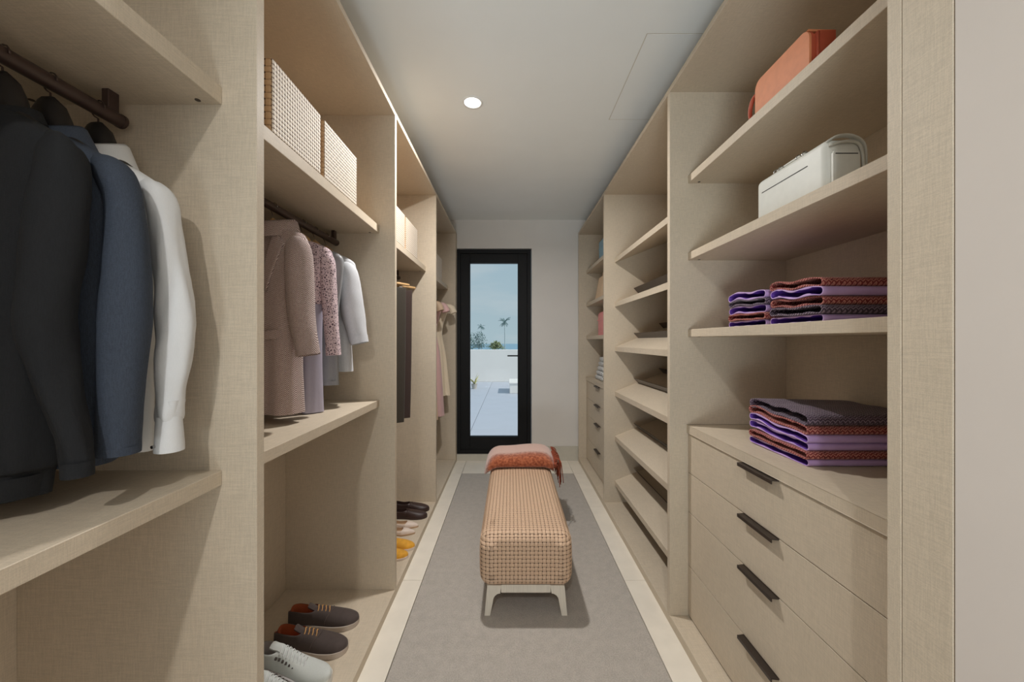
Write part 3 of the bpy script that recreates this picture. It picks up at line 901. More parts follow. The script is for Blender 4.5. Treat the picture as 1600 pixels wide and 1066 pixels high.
hanger(1.850, R(-4), 'wooden hanger inside the pale grey coat, nearest the rod end')

# --- third wardrobe: trousers folded over clip hangers
def trousers(Y, rot, mat, label, zb, X=RODX, hw=0.19):
    t = thing('trousers', label, 'trousers', (X, Y, zb), rot, group='trousers hanging in the third wardrobe')
    for s_ in (1, -1):
        ctl = [(1.745 - zb, hw, .012, 0, s_ * .008), (1.70 - zb, hw, .018, 0, s_ * .012), (1.3 - zb, hw * .98, .018, 0, s_ * .016), (1.0 - zb, hw * .95, .020, 0, s_ * .018), (0.0, hw * .92, .020, 0, s_ * .018)]
        shell('trouser_leg', body_rings(ctl, fold=.003, kf=6, seed=50 + s_), mat, t)
    h = thing('clip_hanger', 'wooden clip hanger holding ' + label.split(' hanging')[0], 'hanger', (X, Y, RODZ), rot, group='wooden clip hangers')
    obj('hanger_bar', MB().tube([(-hw - .02, 0, -.118), (-.1, 0, -.108), (0, 0, -.102), (.1, 0, -.108), (hw + .025, 0, -.120)], [.009, .011, .012, .011, .009], 10), 'hanger_wood', h, True)
    for x in (-.11, .11):
        obj('clip', MB().box(x - .012, x + .012, -.014, .014, -.148, -.112, .002), 'chrome', h)
    hk = [(0, 0, -.095), (0, 0, -.025), (-.010, 0, -.016)] + [(math.cos(R(215 - k * 27)) * .0185, 0, math.sin(R(215 - k * 27)) * .0185) for k in range(9)]
    obj('hook', MB().tube(hk, .0018, 6), 'chrome', h, True)
trousers(2.56, R(24), 'olive_trouser', 'olive-black trousers hanging nearer in the third wardrobe', 0.80)
trousers(2.72, R(20), 'brown_trouser', 'dark brown trousers hanging deeper in the third wardrobe', 0.80)

# --- last wardrobe: dresses
def dress(Y, mat, zb, label, hw, hem, rot=R(14), X=RODX + .02, seed=0, neck=.075):
    t = thing('summer_dress', label, 'dress', (X, Y, zb), rot, group='dresses in the farthest wardrobe')
    ctl = [(1.80 - zb, neck, .030, 0, 0), (1.79 - zb, neck + .03, .034, 0, 0), (1.745 - zb, hw, .040, 0, 0), (1.71 - zb, hw * .96, .044, 0, 0), (1.62 - zb, hw * .80, .046, 0, 0), (1.45 - zb, hw * .66, .046, 0, 0), (1.2 - zb, (hw * .66 + hem) / 2, .052, 0, 0), (0, hem, .060, 0, 0)]
    shell('dress_body', body_rings(ctl, fold=.016, kf=9, seed=seed, n=64), mat, t)
    for s_ in (1, -1):
        p = [(hw * .80 * s_, 0, 1.745 - zb, .026), (hw * 1.02 * s_, 0, 1.725 - zb, .034), (hw * 1.12 * s_, -.004, 1.67 - zb, .040)]
        shell('cap_sleeve', sleeve_rings(p, wr=.002, seed=seed), mat, t, lip=.02)
    hanger(Y, rot, 'slim wooden hanger inside the ' + label.split(' hanging')[0], X=X, hw=hw * .9)
dress(3.62, 'sand_silk', 0.595, 'sand coloured dress hanging nearest in the last wardrobe', .19, .185, seed=61)
dress(3.78, 'pink_silk', 0.60, 'pale pink pleated dress hanging in the last wardrobe', .215, .215, seed=62)
dress(3.92, 'cream_silk', 0.79, 'cream cap-sleeved dress hanging deepest in the last wardrobe', .262, .255, seed=63)

# ------------------------------------------------------------------ shoes
plain('brown_nubuck', srgb(74, 62, 58), 0.85, 0.07, 60, sheen=0.1)
plain('tan_lining', srgb(176, 92, 54), 0.7, 0.06, 50)
plain('pale_sole', srgb(190, 176, 164), 0.7, 0.03, 40)
plain('sole_edge', srgb(104, 90, 84), 0.8, 0.03, 40)
plain('orange_lace', srgb(222, 168, 104), 0.8, 0.06, 90)
plain('sneaker_mesh', srgb(214, 218, 214), 0.8, 0.05, 500, bmp=0.0008, bscale=700)
plain('sneaker_grey', srgb(196, 190, 188), 0.75, 0.05, 200)
plain('sneaker_sole', srgb(226, 224, 218), 0.6, 0.02, 40)
plain('white_lace', srgb(232, 234, 234), 0.8, 0.03, 90)
plain('yellow_suede', srgb(222, 160, 48), 0.8, 0.10, 40, sheen=0.1)
plain('cream_leather', srgb(228, 210, 196), 0.42, 0.03, 30)
plain('tan_leather', srgb(190, 158, 126), 0.55, 0.05, 30)
plain('dark_leather', srgb(58, 40, 36), 0.45, 0.08, 30)

def shoe(name, label, cat, loc, rot, st, mats, L=0.30, sole=(0.018, 1.04), laces=None, group=None, eyelets=False, toe_cap=True, tongue=True):
    """st: stations (t, half width, rim/top height, dip) from heel (t=0) to toe (t=1); toe points along +x"""
    t = thing(name, label, cat, loc, rot, group=group)
    up, li, so, lc = mats
    S_ = cr(st, 6); outer, inner, outl = [], [], []
    sh = sole[0]
    for (q, w, h, d) in S_:
        x = q * L; w = max(w, 0.002); d = min(1, max(0, d)); h = max(h, 0.004)
        outl.append((x, w))
        o = []
        for k in range(9):                           # right foot edge up to the rim, then across
            a = k / 8 * PI / 2
            o.append((w * (math.cos(a) ** 0.75) , sh + h * math.sin(a) ** 0.9))
        # rim at 62 deg, open part keeps only the wall
        open_w = w * 0.80
        ring = []
        for (yy, z) in o:
            if d > 0.02:
                y2 = open_w + (w - open_w) * (yy / w) ** 0.8
                yy = yy * (1 - d) + y2 * d
            ring.append((yy, z))
        full = [(x, y, z) for y, z in ring] + [(x, -y, z) for y, z in reversed(ring)]
        outer.append(full)
        fl_ = sh + 0.006
        top = sh + h
        inner.append([(x, open_w * 0.985 * d, top - 0.0005), (x, open_w * 0.93 * d, fl_ + (top - fl_) * (1 - d)), (x, 0, fl_ + (top - fl_) * (1 - d)), (x, -open_w * 0.93 * d, fl_ + (top - fl_) * (1 - d)), (x, -open_w * 0.985 * d, top - 0.0005)])
    m = MB(); m.loft(outer, True, True, closed=False)
    n = 18                                           # no top between the rims where the foot goes in
    m.f = [f for f in m.f if not (len(f) == 4 and min(f) % n == 8 and S_[min(f) // n][3] > 0.03 and S_[min(f) // n + 1][3] > 0.03)]
    uo = obj('upper', m, up, t, True, angle=75)
    mi = MB(); cut = [r for r, s_ in zip(inner, S_) if s_[3] > 0.0]
    mi.loft(cut, False, False, closed=False)
    # heel cap inside
    obj('lining', mi, li, t, True, angle=60)
    loop = [(x - 0.003 if i == 0 else x, w * sole[1] + 0.002) for i, (x, w) in enumerate(outl)]
    poly = loop + [(x, -w) for x, w in reversed(loop)]
    ms = MB(); ms.loft([[(x, y, z) for x, y in [(p[0] if z < sh else p[0], p[1]) for p in poly]] for z in (0.0, sh * 0.6, sh + 0.003)])
    obj('sole', ms, so, t, True, angle=50)
    def top_at(q):
        for p0, p1 in zip(S_, S_[1:]):
            if p0[0] <= q <= p1[0]:
                f = (q - p0[0]) / max(1e-6, p1[0] - p0[0]); return sh + p0[2] + (p1[2] - p0[2]) * f, p0[1] + (p1[1] - p0[1]) * f
        return sh + S_[-1][2], S_[-1][1]
    if laces:
        q0, q1, nl, ww, rad = laces
        if tongue:
            tg = MB(); rows = []
            for k in range(9):
                q = q0 - 0.12 + (q1 + 0.02 - q0 + 0.12) * k / 8; z, w = top_at(q)
                z += 0.004 + (0.022 * (1 - k / 3) if k < 3 else 0)
                rows.append([(q * L, y * ww * 0.95, z - abs(y) ** 2 * 0.008) for y in (-1, -.5, 0, .5, 1)] + [(q * L, y * ww * 0.95, z - 0.006 - abs(y) ** 2 * 0.008) for y in (1, .5, 0, -.5, -1)])
            tg.loft(rows); obj('tongue', tg, up, t, True, angle=50)
        for k in range(nl):
            q = q0 + (q1 - q0) * k / (nl - 1); z, w = top_at(q); z2, _ = top_at(q + 0.03)
            a = MB().tube(cr([(q * L, ww * 1.25, z - 0.009), (q * L + 0.002, ww * 0.6, z + 0.004), ((q + .015) * L, 0, (z + z2) / 2 + 0.0075), ((q + .03) * L, -ww * 0.6, z2 + 0.004), ((q + .03) * L, -ww * 1.25, z2 - 0.009)], 3), rad, 6)
            obj('lace', a, lc, t, True)
            if eyelets:
                for sy in (1, -1):
                    zc = z - 0.016
                    obj('eyelet', MB().tube([(q * L, sy * (ww * 1.45), zc), (q * L + 0.001, sy * (ww * 1.45 + 0.007), zc - 0.004)], 0.0045, 8), 'bronze', t, True, angle=40)
    return t, uo

LACE_UP = [(0, .006, .050, 0.6), (.012, .026, .060, 1), (.10, .034, .062, 1), (.25, .034, .056, 1), (.36, .036, .058, .9), (.42, .038, .062, .0), (.55, .044, .056, 0), (.70, .049, .044, 0), (.85, .045, .034, 0), (.95, .031, .026, 0), (.99, .015, .018, 0), (1, .004, .012, 0)]
def lace_up(loc, rot, label):
    t, up = shoe('lace_up_shoe', label, 'shoe', loc, rot, LACE_UP, ('brown_nubuck', 'tan_lining', 'pale_sole', 'orange_lace'), 0.315, (0.018, 1.05), (.40, .56, 4, .016, .0021), 'brown lace-up shoes', tongue=True)
    pts = []
    for k in range(15):                              # stitched line across the vamp, on the upper's surface
        a = R(12 + 156 * k / 14); w, h = .0455, .0545
        y = w * math.copysign(abs(math.cos(a)) ** .75, math.cos(a)); zc = .018 + h * math.sin(a) ** .9
        pts.append((.315 * .56 + .022 * math.sin(a) ** 3, y * 1.012, zc - .0012 * math.sin(a) ** 3 + .0006))
    obj('vamp_seam', MB().tube(pts, .0012, 5), 'sole_edge', t, True)
zb = BASE + 0.0008
lace_up((-1.030, 1.735, zb), R(2), 'brown lace-up shoe farther from the white sneakers')
lace_up((-1.015, 1.612, zb), R(-4), 'brown lace-up shoe next to the white sneakers')
SNEAK = [(0, .006, .075, .6), (.012, .026, .090, 1), (.10, .035, .094, 1), (.22, .035, .088, 1), (.30, .036, .092, .8), (.36, .038, .096, 0), (.48, .042, .082, 0), (.62, .047, .062, 0), (.75, .049, .048, 0), (.88, .044, .038, 0), (.96, .030, .028, 0), (.99, .016, .020, 0), (1, .005, .014, 0)]
def sneaker(loc, rot, label):
    t, up = shoe('sneaker', label, 'shoe', loc, rot, SNEAK, ('sneaker_mesh', 'sneaker_grey', 'sneaker_sole', 'white_lace'), 0.31, (0.026, 1.06), (.34, .66, 8, .018, .0027), 'white sneakers', eyelets=True)
    for sy in (1, -1):
        obj('side_panel', MB().tube(cr([(.06, sy * .0375, .060), (.13, sy * .0405, .052), (.18, sy * .047, .044), (.22, sy * .050, .034)], 4), [.004, .010, .009, .008, .007, .006, .006, .005, .005, .004, .004, .004, .003], 8, flat=.8), 'sneaker_grey', t, True)
sneaker((-1.005, 1.470, zb), R(-7), 'white sneaker beside the brown lace-up shoes')
sneaker((-0.985, 1.352, zb), R(-10), 'white sneaker nearest the front, partly cut off by the frame')
LOAF = [(0, .006, .040, .6), (.012, .024, .046, 1), (.12, .031, .045, 1), (.30, .031, .038, 1), (.44, .034, .042, .9), (.50, .036, .046, 0), (.62, .042, .042, 0), (.78, .043, .034, 0), (.90, .034, .026, 0), (.97, .019, .019, 0), (1, .004, .012, 0)]
def pair(stn, name, mats, L, sole, spots, cat, grp, lab):
    out = []
    for (x, y, rot), l in zip(spots, lab):
        out.append(shoe(name, l, cat, (x, y, zb), rot, stn, mats, L, sole, None, grp))
    return out
y_pair = pair(LOAF, 'slip_on_shoe', ('yellow_suede', 'tan_leather', 'cream_leather', None), 0.275, (0.009, 1.06), [(-0.905, 2.272, R(2)), (-0.890, 2.395, R(-3))], 'shoe', 'yellow slip-on shoes', ['yellow suede slip-on nearer the camera, on wardrobe floor', 'yellow suede slip-on beside the cream pumps'])
PUMP = [(0, .005, .046, .6), (.012, .020, .052, 1), (.12, .026, .046, 1), (.30, .025, .030, 1), (.50, .029, .022, 1), (.66, .036, .024, .95), (.71, .036, .031, 0), (.82, .028, .027, 0), (.92, .016, .020, 0), (.98, .007, .013, 0), (1, .002, .009, 0)]
c_pair = pair(PUMP, 'pointed_pump', ('cream_leather', 'tan_leather', 'tan_leather', None), 0.265, (0.006, 1.03), [(-0.925, 2.555, R(1)), (-0.925, 2.660, R(-2))], 'shoe', 'cream pointed pumps', ['cream pointed pump beside the yellow slip-ons', 'cream pointed pump beside the dark brown loafers'])
b_pair = pair(LOAF, 'brown_loafer', ('dark_leather', 'dark_leather', 'dark_leather', None), 0.295, (0.012, 1.05), [(-0.925, 2.795, R(1)), (-0.935, 2.925, R(-2))], 'shoe', 'dark brown loafers', ['dark brown loafer nearer the cream pumps', 'dark brown loafer at the back of the row'])
for (t, up) in b_pair:
    obj('strap', MB().tube([(.155, y, .012 + .046 * (1 - (abs(y) / .044) ** 2.4) + .001) for y in [-.038 + .076 * k / 10 for k in range(11)]], .006, 6, flat=.4), 'dark_leather', t, True)

# ------------------------------------------------------------------ folded cloths
def cloth_mat(name, a, b_, c, chev):
    m, nt, bs = new_mat(name, 0.7 if chev else 0.42, sheen=0.15, spec=0.35)
    x, y, z = xyz(nt)
    if chev:
        nz = noise_s(nt, 160.0, (1, 1, 1), 3.0)
        zig = x.ping(0.008)
        f = ((y * 0.9 + z * 0.9 + zig * 0.9) / 0.0095 + nz * 0.7).fract()
        g_ = (f * 2.0 - 1.0).abs()
        c1 = lerp(nt, g_.step(0.25, 0.6), a, b_)
        nt.links.new(lerp(nt, nz.step(0.55, 0.75), c1, c), bs.inputs['Base Color'])
        bump(nt, bs, g_, 0.0015, 0.8)
    else:
        nz = noise_s(nt, 24.0, (1, 1, 1), 3.0)
        nt.links.new(lerp(nt, nz, a, b_), bs.inputs['Base Color'])
        bump(nt, bs, nz, 0.004, 0.4)
cloth_mat('lilac_cloth', srgb(190, 156, 214), srgb(208, 178, 228), None, False)
plain('violet_inside', srgb(118, 78, 176), 0.5, 0.06, 20)
cloth_mat('red_knit', srgb(204, 138, 124), srgb(134, 46, 48), srgb(84, 30, 36), True)
cloth_mat('grey_knit', srgb(142, 124, 140), srgb(66, 52, 68), srgb(92, 72, 98), True)

def folded(label, kind, x0, x1, y0, y1, z0, h, seed, wave=0.010, rise=0.0, lump=0.0):
    """a cloth folded into a flat loop: the open loop shows at the aisle end (x0)"""
    rnd = random.Random(seed); ph = rnd.uniform(0, 6.28)
    L = y1 - y0; mat = {'l': 'lilac_cloth', 'r': 'red_knit', 'g': 'grey_knit'}[kind]
    t = thing('folded_cloth', label, 'cloth', ((x0 + x1) / 2, (y0 + y1) / 2, z0), 0, 'folded cloths on the shelving')
    th = 0.0030 if kind == 'l' else 0.0042
    def mid(u, v):
        """lift of the middle line along the fold (u: 0 near end .. 1 far end)"""
        w = 1.5 * wave * (math.sin(u * 8.5 + 1.0 + seed * 0.05) * 0.5 + 0.5) * (u ** 0.7) * (1 - 0.6 * v)
        return w + rise * u * (1 - 0.5 * v) + lump * math.exp(-((u - 0.42) / 0.16) ** 2) * (1 - 0.35 * v)
    def loop(x, v, inset):
        pts = []; n = 22; hh = h / 2 - inset; r = hh
        for k in range(n + 1):                       # top, far to near
            u = 1 - k / n; pts.append((u, 1))
        for k in range(1, n): pts.append((None, k / n))
        out = []
        for k in range(n + 1):
            u = 1 - k / n
            pin = 1.0 - 0.35 * abs(math.sin(u * 9 + ph)) if 0.15 < u < 0.9 else 1.0
            hz = hh * (pin if inset else 1.0)
            out.append((y0 + inset + r + u * (L - 2 * inset - 2 * r), h / 2 + hz + mid(u, v)))
        for k in range(1, 8):
            a = PI / 2 + PI * k / 8; out.append((y0 + inset + r + math.cos(a) * r, h / 2 + math.sin(a) * hh + mid(0, v)))
        for k in range(n + 1):
            u = k / n
            pin = 1.0 - 0.35 * abs(math.sin(u * 9 + ph)) if 0.15 < u < 0.9 else 1.0
            hz = hh * (pin if inset else 1.0)
            out.append((y0 + inset + r + u * (L - 2 * inset - 2 * r), h / 2 - hz + mid(u, v)))
        for k in range(1, 8):
            a = -PI / 2 + PI * k / 8; out.append((y1 - inset - r + math.cos(a) * r, h / 2 + math.sin(a) * hh + mid(1, v)))
        return [(x, y, z0 + z) for y, z in out]
    xs = [x0 + 0.002 * math.sin(seed * 2.1)] + [x0 + (x1 - x0) * k / 5 for k in range(1, 6)]
    m = MB(); m.loft([loop(x, i / 5, 0) for i, x in enumerate(xs)], False, True)
    ob = obj('outer_fold', m, mat, t, True, world=True, angle=60)
    rim = MB(); rim.loft([loop(xs[0], 0, 0), loop(xs[0] - 0.0012, 0, th * 0.5), loop(xs[0], 0, th)], False, False)
    obj('fold_edge', rim, mat, t, True, world=True)
    inn = MB(); inn.loft([loop(xs[0], 0, th), loop(x0 + 0.09, 0.2, th), loop(x0 + 0.10, 0.2, h * 0.45)], False, True)
    obj('inside_fold', inn, 'violet_inside' if kind == 'l' else mat, t, True, world=True, angle=60)
NAMES = {'l': 'lilac satin', 'r': 'red-brown knitted', 'g': 'grey-purple knitted'}
def stack(rows, x0, x1, y0, y1, z, place):
    ords = ['bottom', 'second from the bottom', 'third from the bottom', 'fourth from the bottom', 'fifth from the bottom', 'topmost']
    for i, (k, h, wv, rs, lp) in enumerate(rows):
        o_ = 'topmost' if i == len(rows) - 1 else ords[i]
        j = 0.004 * math.sin(i * 2.7 + x0 * 9)
        folded(NAMES[k] + ' folded cloth, ' + o_ + ' in the ' + place, k, x0 + j, x1, y0 + j, y1 + j * 1.5, z, h, i + int(y0 * 100), wv, rs, lp)
        z += h + 0.0004
# counter stack: its far end rises a little
stack([('l', .0235, .000, .004, 0), ('r', .025, .003, .006, 0), ('l', .0265, .006, .010, 0), ('l', .0245, .010, .012, 0), ('r', .029, .012, .010, .004), ('g', .036, .012, .002, .010)], 0.950, 1.30, 1.185, 1.478, 0.9660, 'tall stack on the drawers')
stack([('l', .0265, .000, .0, 0), ('g', .0275, .004, .0, 0), ('r', .0275, .007, .0, 0), ('l', .0285, .010, .0, 0), ('r', .0275, .011, .0, .004)], 0.945, 1.30, 1.122, 1.352, 1.4265, 'nearer shelf stack')
stack([('l', .025, .000, .0, 0), ('r', .026, .003, .0, 0), ('l', .029, .006, .0, 0), ('g', .024, .008, .0, 0), ('l', .029, .009, .0, 0)], 0.940, 1.28, 1.366, 1.600, 1.4265, 'farther shelf stack')

# ------------------------------------------------------------------ handbags
plain('orange_leather', srgb(224, 142, 98), 0.5, 0.04, 40, bmp=0.0003, bscale=900)
plain('rust_leather', srgb(188, 86, 60), 0.5, 0.05, 40)
plain('bone_leather', srgb(222, 222, 214), 0.45, 0.02, 40, bmp=0.0002, bscale=900)
plain('bone_dark', srgb(196, 194, 184), 0.5, 0.03, 40)
plain('slit_black', srgb(22, 22, 22), 0.6, 0.02)
def rbox(x0, x1, y0, y1, z0, z1, r, seg=4, only=None):
    return MB().box(x0, x1, y0, y1, z0, z1, r, seg)
def rpanel(axis, c0, c1, a0, a1, b0, b1, r, top_only=False, n=6):
    """slab with rounded corners in its plane"""
    pts = []
    for (ca, cb, s0) in ((a1 - r, b1 - r, 0), (a0 + r, b1 - r, 1), (a0 + r, b0 + r, 2), (a1 - r, b0 + r, 3)):
        rr = r if not (top_only and s0 >= 2) else 0.002
        cca = ca if rr == r else (a0 + rr if s0 == 2 else a1 - rr); ccb = cb if rr == r else b0 + rr
        for k in range(n + 1):
            a = (s0 + k / n) * PI / 2
            pts.append((cca + math.cos(a) * rr, ccb + math.sin(a) * rr))
    return MB().prism(pts, axis, c0, c1)
zA = 2.132 + 0.0364
t = thing('orange_handbag', 'orange leather handbag with rust side gusset on the top shelf', 'handbag', (0.945, 1.24, zA))
obj('bag_body', rpanel('x', 0.905, 0.985, 1.125, 1.362, zA, zA + 0.140, 0.018, True), 'orange_leather', t, True, world=True, angle=35)
obj('front_panel', rpanel('x', 0.899, 0.906, 1.118, 1.366, zA + 0.001, zA + 0.149, 0.030, True), 'orange_leather', t, True, world=True, angle=35)
obj('top_flap', MB().prism([(0.899, zA + 0.143), (0.906, zA + 0.1515), (0.985, zA + 0.1500), (0.990, zA + 0.138), (0.990, zA + 0.07), (0.986, zA + 0.07), (0.986, zA + 0.136), (0.982, zA + 0.1440), (0.908, zA + 0.1455)], 'y', 1.130, 1.355), 'orange_leather', t, True, world=True, angle=35)
for y, s_ in ((1.125, -1), (1.362, 1)):
    obj('gusset', MB().prism([(0.907, zA + 0.002), (0.907, zA + 0.138), (0.918, zA + 0.130), (0.928, zA + 0.141), (0.983, zA + 0.143), (0.983, zA + 0.002)], 'y', y - 0.003, y + 0.003), 'rust_leather', t, world=True)
    obj('gusset_fold', MB().tube([(0.926, y + s_ * 0.005, zA + 0.004), (0.926, y + s_ * 0.005, zA + 0.135)], 0.005, 8), 'rust_leather', t, True, world=True)
ring = [(0.904, 1.366 + 0.036 * math.sin(a), zA + 0.060 + 0.048 * math.cos(a)) for a in (PI * k / 12 for k in range(13))]
obj('side_handle', MB().tube(ring, 0.008, 8, flat=.6), 'rust_leather', t, True, world=True)
obj('turn_lock', MB().box(0.935, 0.95, 1.20, 1.225, zA + 0.150, zA + 0.158, 0.002), 'rust_leather', t, world=True)

zB = 1.760 + 0.0364
t = thing('white_handbag', 'boxy white leather handbag with dark slit on the middle shelf', 'handbag', (0.95, 1.20, zB))
def soft_box(x0, x1, y0, y1, z0, z1, r):
    m = MB(); rings = []
    n = 6
    base = []
    for (ca, cb, s0) in ((x1 - r, y1 - r, 0), (x0 + r, y1 - r, 1), (x0 + r, y0 + r, 2), (x1 - r, y0 + r, 3)):
        for k in range(n + 1):
            a = (s0 + k / n) * PI / 2; base.append((ca, cb, math.cos(a), math.sin(a)))
    for zz_, rr in [(z0, r)] + [(z1 - r + math.sin(k / 6 * PI / 2) * r, math.cos(k / 6 * PI / 2) * r) for k in range(7)]:
        rings.append([(ca + c * rr, cb + s_ * rr, zz_) for ca, cb, c, s_ in base])
    return m.loft(rings)
obj('bag_body', soft_box(0.892, 1.000, 1.050, 1.352, zB, zB + 0.150, 0.022), 'bone_leather', t, True, world=True, angle=50)
obj('front_slit', MB().box(0.8908, 0.893, 1.115, 1.318, zB + 0.098, zB + 0.1005, 0.0004), 'slit_black', t, world=True)
obj('end_pocket', rpanel('y', 1.043, 1.051, 0.906, 0.982, zB + 0.004, zB + 0.112, 0.012), 'bone_leather', t, True, world=True, angle=35)
obj('end_slit', MB().box(0.912, 0.976, 1.0422, 1.0435, zB + 0.100, zB + 0.1025, 0.0004), 'slit_black', t, world=True)
obj('end_piping', MB().tube(cr([(0.990, 1.047, zB + 0.002), (0.994, 1.046, zB + 0.06), (0.988, 1.046, zB + 0.118), (0.966, 1.046, zB + 0.136), (0.93, 1.046, zB + 0.134), (0.900, 1.047, zB + 0.126)], 5), 0.0045, 8), 'bone_dark', t, True, world=True)
obj('side_strap', MB().tube(cr([(0.900, 1.060, zB + 0.140), (0.925, 1.054, zB + 0.154), (0.965, 1.052, zB + 0.154), (0.996, 1.052, zB + 0.132), (1.004, 1.054, zB + 0.085), (1.003, 1.056, zB + 0.02)], 5), 0.009, 8, flat=.4), 'bone_dark', t, True, world=True)
for y in (1.165, 1.265):
    for dy in (-.012, .012):
        obj('handle_ring', MB().tube([(0.915 + 0.010 * math.cos(a), y + dy, zB + 0.151 + 0.012 * math.sin(a)) for a in (2 * PI * k / 14 for k in range(15))], 0.002, 6), 'chrome', t, True, world=True)
obj('top_handle', MB().tube(cr([(0.915, 1.155, zB + 0.154), (0.93, 1.185, zB + 0.166), (0.93, 1.245, zB + 0.166), (0.915, 1.275, zB + 0.154)], 5), 0.005, 8), 'bone_leather', t, True, world=True)

# far shelving: small bags and the striped stack
plain('blue_leather', srgb(128, 168, 188), 0.5, 0.04, 30)
plain('peach_leather', srgb(228, 196, 160), 0.5, 0.04, 30)
plain('rose_leather', srgb(226, 140, 138), 0.5, 0.04, 30)
def far_bag(label, cat, mat, y0, y1, z, h, taper=0.0, r=0.02, handle=True, x0=0.90, x1=1.02):
    t = thing(cat.replace(' ', '_'), label, cat, ((x0 + x1) / 2, (y0 + y1) / 2, z))
    if taper:
        rings = []
        for k in range(7):
            f = k / 6; d = taper * f
            rings.append([(x0 + d * .4, y0 + d, z + h * f), (x1 - d * .4, y0 + d, z + h * f), (x1 - d * .4, y1 - d, z + h * f), (x0 + d * .4, y1 - d, z + h * f)])
        obj('bag_body', MB().loft(rings), mat, t, world=True)
        obj('bag_seam', MB().tube([(x0 + .001, (y0 + y1) / 2, z + .003), (x0 + taper * .4 + .001, (y0 + y1) / 2, z + h)], .002, 6), mat, t, world=True)
    else:
        obj('bag_body', soft_box(x0, x1, y0, y1, z, z + h, r), mat, t, True, world=True, angle=50)
        obj('zip_band', MB().box(x0 - .001, x1 + .001, y0 - .001, y1 + .001, z + h * .62, z + h * .66, .001), mat, t, world=True)
    if handle:
        yc = (y0 + y1) / 2; w = (y1 - y0) * .25
        obj('handle', MB().tube(cr([((x0 + x1) / 2, yc - w, z + h - .004), ((x0 + x1) / 2, yc - w * .8, z + h + .05), ((x0 + x1) / 2, yc + w * .8, z + h + .05), ((x0 + x1) / 2, yc + w, z + h - .004)], 4), .006, 8), mat, t, True, world=True)
far_bag('small pale blue leather bag on the far top shelf', 'handbag', 'blue_leather', 3.50, 3.80, 2.1685, 0.215, handle=False)
far_bag('peach tapered tote bag on the far middle shelf', 'tote bag', 'peach_leather', 3.50, 3.98, 1.7965, 0.235, taper=0.075)
far_bag('rose pink rounded vanity case on the far lower shelf', 'vanity case', 'rose_leather', 3.50, 3.86, 1.4265, 0.245, r=0.045, handle=False)
def stripes():
    m, nt, b = new_mat('striped_cotton', 0.8)
    x, y, z = xyz(nt)
    n = noise_s(nt, 30.0, (1, 1, 1), 2.0)
    f = (((x + y) / 0.016 + n * 2.0).fract() * 2.0 - 1.0).abs().step(0.62, 0.75)
    nt.links.new(lerp(nt, f, srgb(236, 236, 234), srgb(52, 52, 56)), b.inputs['Base Color'])
stripes()
z = 0.966
LB = ['bottom', 'second', 'third', 'fourth', 'topmost']
for k in range(5):
    h = .047
    t = thing('folded_towel', 'white and black patterned folded towel, ' + LB[k] + ' of the far stack', 'towel', (0.99, 3.82, z), 0, 'patterned towels on the far drawers')
    obj('towel_fold', MB().box(-.09 + .008 * k, .12, -.15 + .006 * k, .15 - .014 * k, 0, h, .018, 3), 'striped_cotton', t, True, angle=40)
    obj('towel_layer', MB().box(-.088 + .008 * k, .118, -.153 + .006 * k, .147 - .014 * k, h * .44, h * .56, .002, 1), 'striped_cotton', t, True, angle=40)
    z += h + .0005

# ------------------------------------------------------------------ outside: terrace, parapet, planting, sea
plain('terrace_tile_stone', srgb(192, 195, 205), 0.6, 0.02, 3)
plain('terrace_joint', srgb(150, 154, 162), 0.9, 0.02)
plain('render_white', srgb(244, 238, 232), 0.9, 0.02, 2)
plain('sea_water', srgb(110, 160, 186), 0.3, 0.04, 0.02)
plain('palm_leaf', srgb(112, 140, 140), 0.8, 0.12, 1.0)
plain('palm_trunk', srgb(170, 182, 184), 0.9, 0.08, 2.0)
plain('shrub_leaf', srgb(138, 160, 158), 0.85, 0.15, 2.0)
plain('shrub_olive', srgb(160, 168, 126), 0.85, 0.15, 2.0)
plain('yellow_leaf', srgb(214, 208, 150), 0.8, 0.1, 6.0)
plain('clay_pot', srgb(190, 184, 176), 0.8, 0.05, 6.0)
TZ = 0.03
tb = struct('terrace_floor', MB().box(-4.2, 3.0, YE + 0.16, 12.6, TZ - 0.3, TZ - 0.012), 'terrace_joint')
tile = None
for i in range(6):
    for j in range(7):
        x, y = -4.2 + 1.2 * i, YE + 0.17 + 1.2 * j
        if tile is None:
            tile = obj('terrace_tile', MB().box(-0.596, 0.596, -0.596, 0.596, -0.012, 0.0, 0.002), 'terrace_tile_stone'); o = tile
        else:
            o = tile.copy(); COL.objects.link(o)
        o.parent = tb; o.location = (x + 0.6, y + 0.6, TZ)
pw = struct('wall_terrace_parapet', MB().box(-4.2, 3.0, 12.15, 12.4, TZ, 1.085, 0.01), 'render_white')
pl = thing('terrace_planter', 'low white rendered planter box on the terrace by the parapet', 'planter', (0.9, 9.9, TZ))
obj('planter_box', MB().box(-.93, .8, -.45, .45, 0, .27, .012), 'render_white', pl)
obj('planter_rim', MB().box(-.95, .82, -.47, .47, .25, .285, .008), 'render_white', pl)
pot = thing('potted_plant', 'small yellow-leaved potted plant standing on the terrace', 'plant', (-1.02, 10.4, TZ))
obj('pot', MB().loft([[(math.cos(2 * PI * k / 16) * r, math.sin(2 * PI * k / 16) * r, z) for k in range(16)] for r, z in ((.06, 0), (.085, .13), (.09, .14), (.08, .135))]), 'clay_pot', pot, True, angle=40)
random.seed(11)
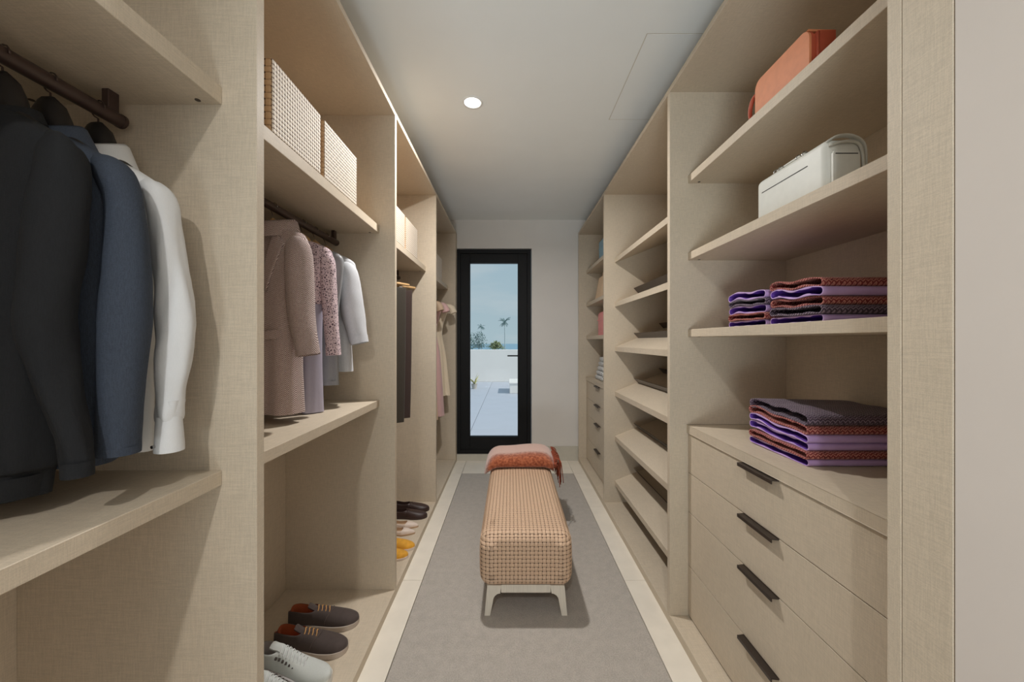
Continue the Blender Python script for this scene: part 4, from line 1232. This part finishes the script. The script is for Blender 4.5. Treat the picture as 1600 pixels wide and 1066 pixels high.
def blade(m, base, az, el, L, w, bend):
    prev = []
    p = Vector(base); d = Vector((math.cos(az) * math.cos(el), math.sin(az) * math.cos(el), math.sin(el))); side = Vector((-math.sin(az), math.cos(az), 0))
    pts = []
    for k in range(5):
        f = k / 4; ww = w * (math.sin(PI * (0.12 + 0.86 * f)))
        pts.append((p + side * ww, p - side * ww, p + Vector((0, 0, ww * 0.4))))
        p = p + d * (L / 4); d = (d + Vector((0, 0, -bend))).normalized()
    vs = [q for tr in pts for q in tr]; fs = []
    for k in range(4):
        a = 3 * k; fs += [(a, a + 2, a + 5, a + 3), (a + 2, a + 1, a + 4, a + 5), (a + 1, a, a + 3, a + 4)]
    m.add(vs, fs)
for k in range(12):
    m = MB(); blade(m, (0, 0, .13), random.uniform(0, 6.28), random.uniform(.5, 1.4), random.uniform(.22, .36), .028, .28)
    obj('leaf', m, 'yellow_leaf', pot, True)

def palm(px, py, Y, R_, label, n=15, trunk_to=-9.0):
    c = at(px, py, Y)
    t = thing('palm_tree', label, 'palm tree', (c.x, c.y, trunk_to), group='palm trees beyond the parapet')
    H = c.z - trunk_to
    obj('trunk', MB().tube([(0.25 * math.sin(2.2 * f), 0, H * f) for f in [k / 10 for k in range(11)]], [R_ * (.085 - .035 * k / 10) for k in range(11)], 8), 'palm_trunk', t, True)
    x_top = 0.25 * math.sin(2.2)
    for k in range(n):
        m = MB(); az = k * 2.399; el = random.uniform(-.15, 1.2)
        p = Vector((x_top, 0, H)); d = Vector((math.cos(az) * math.cos(el), math.sin(az) * math.cos(el), math.sin(el))); L = R_ * random.uniform(.85, 1.1)
        spine = [p.copy()]
        for q in range(8):
            p = p + d * (L / 8); d = (d + Vector((0, 0, -.2))).normalized(); spine.append(p.copy())
        m.tube(spine, [.05 * R_ / 3 * (1 - q / 10) for q in range(9)], 4)
        side = Vector((-math.sin(az), math.cos(az), 0))
        for q in range(1, 9):
            for s_ in (1, -1):
                a = spine[q]; l = L * .22 * math.sin(PI * (.18 + .8 * q / 9))
                tip = a + side * s_ * l * .8 + Vector((0, 0, -l * .6)); w = (spine[q] - spine[q - 1]) * .45
                m.add([a - w, a + w, tip, a + Vector((0, 0, .03))], [(0, 1, 2), (0, 2, 3), (1, 3, 2), (0, 3, 1)])
        obj('frond', m, 'palm_leaf', t, True)
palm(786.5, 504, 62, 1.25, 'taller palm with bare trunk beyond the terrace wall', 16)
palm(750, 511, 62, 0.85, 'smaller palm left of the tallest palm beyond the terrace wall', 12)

def shrub(px0, px1, py0, Y, mat, label, n, seed, base=-6.0, airy=False):
    rnd = random.Random(seed)
    a, b_ = at(px0, py0, Y), at(px1, py0, Y); w = (b_.x - a.x) / 2; cx = (a.x + b_.x) / 2; top = a.z
    t = thing('shrub', label, 'shrub', (cx, Y, base), group='shrubs beyond the parapet')
    m = MB(); zc = CAMZ - 1.0 - base; hh = top - base - zc
    for k in range(n):
        x = rnd.gauss(0, .42) * w; y = rnd.gauss(0, .4) * w
        z = zc + (rnd.random() ** (1.6 if airy else 0.9)) * hh * (1 - .65 * (x / w) ** 2 if abs(x) < w * 1.2 else .1)
        az, el = rnd.uniform(0, 6.28), rnd.uniform(-.3, 1.3)
        blade(m, (x, y, z), az, el, rnd.uniform(.25, .55), .06, .2)
    o = obj('foliage', m, mat, t, True); o['kind'] = 'stuff'
    obj('stem', MB().tube([(0, 0, 0), (w * .05, 0, zc * .6), (0, 0, zc + hh * .6)], [.12, .09, .04], 8), 'palm_trunk', t, True)
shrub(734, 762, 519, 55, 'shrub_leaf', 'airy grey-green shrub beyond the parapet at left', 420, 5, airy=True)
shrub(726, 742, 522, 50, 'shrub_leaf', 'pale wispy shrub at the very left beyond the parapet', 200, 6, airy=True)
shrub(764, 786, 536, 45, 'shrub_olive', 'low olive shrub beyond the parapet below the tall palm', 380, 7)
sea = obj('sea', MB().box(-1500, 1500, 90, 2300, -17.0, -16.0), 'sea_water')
tag(sea, 'strip of pale blue sea on the horizon behind the parapet', 'sea', kind='stuff')
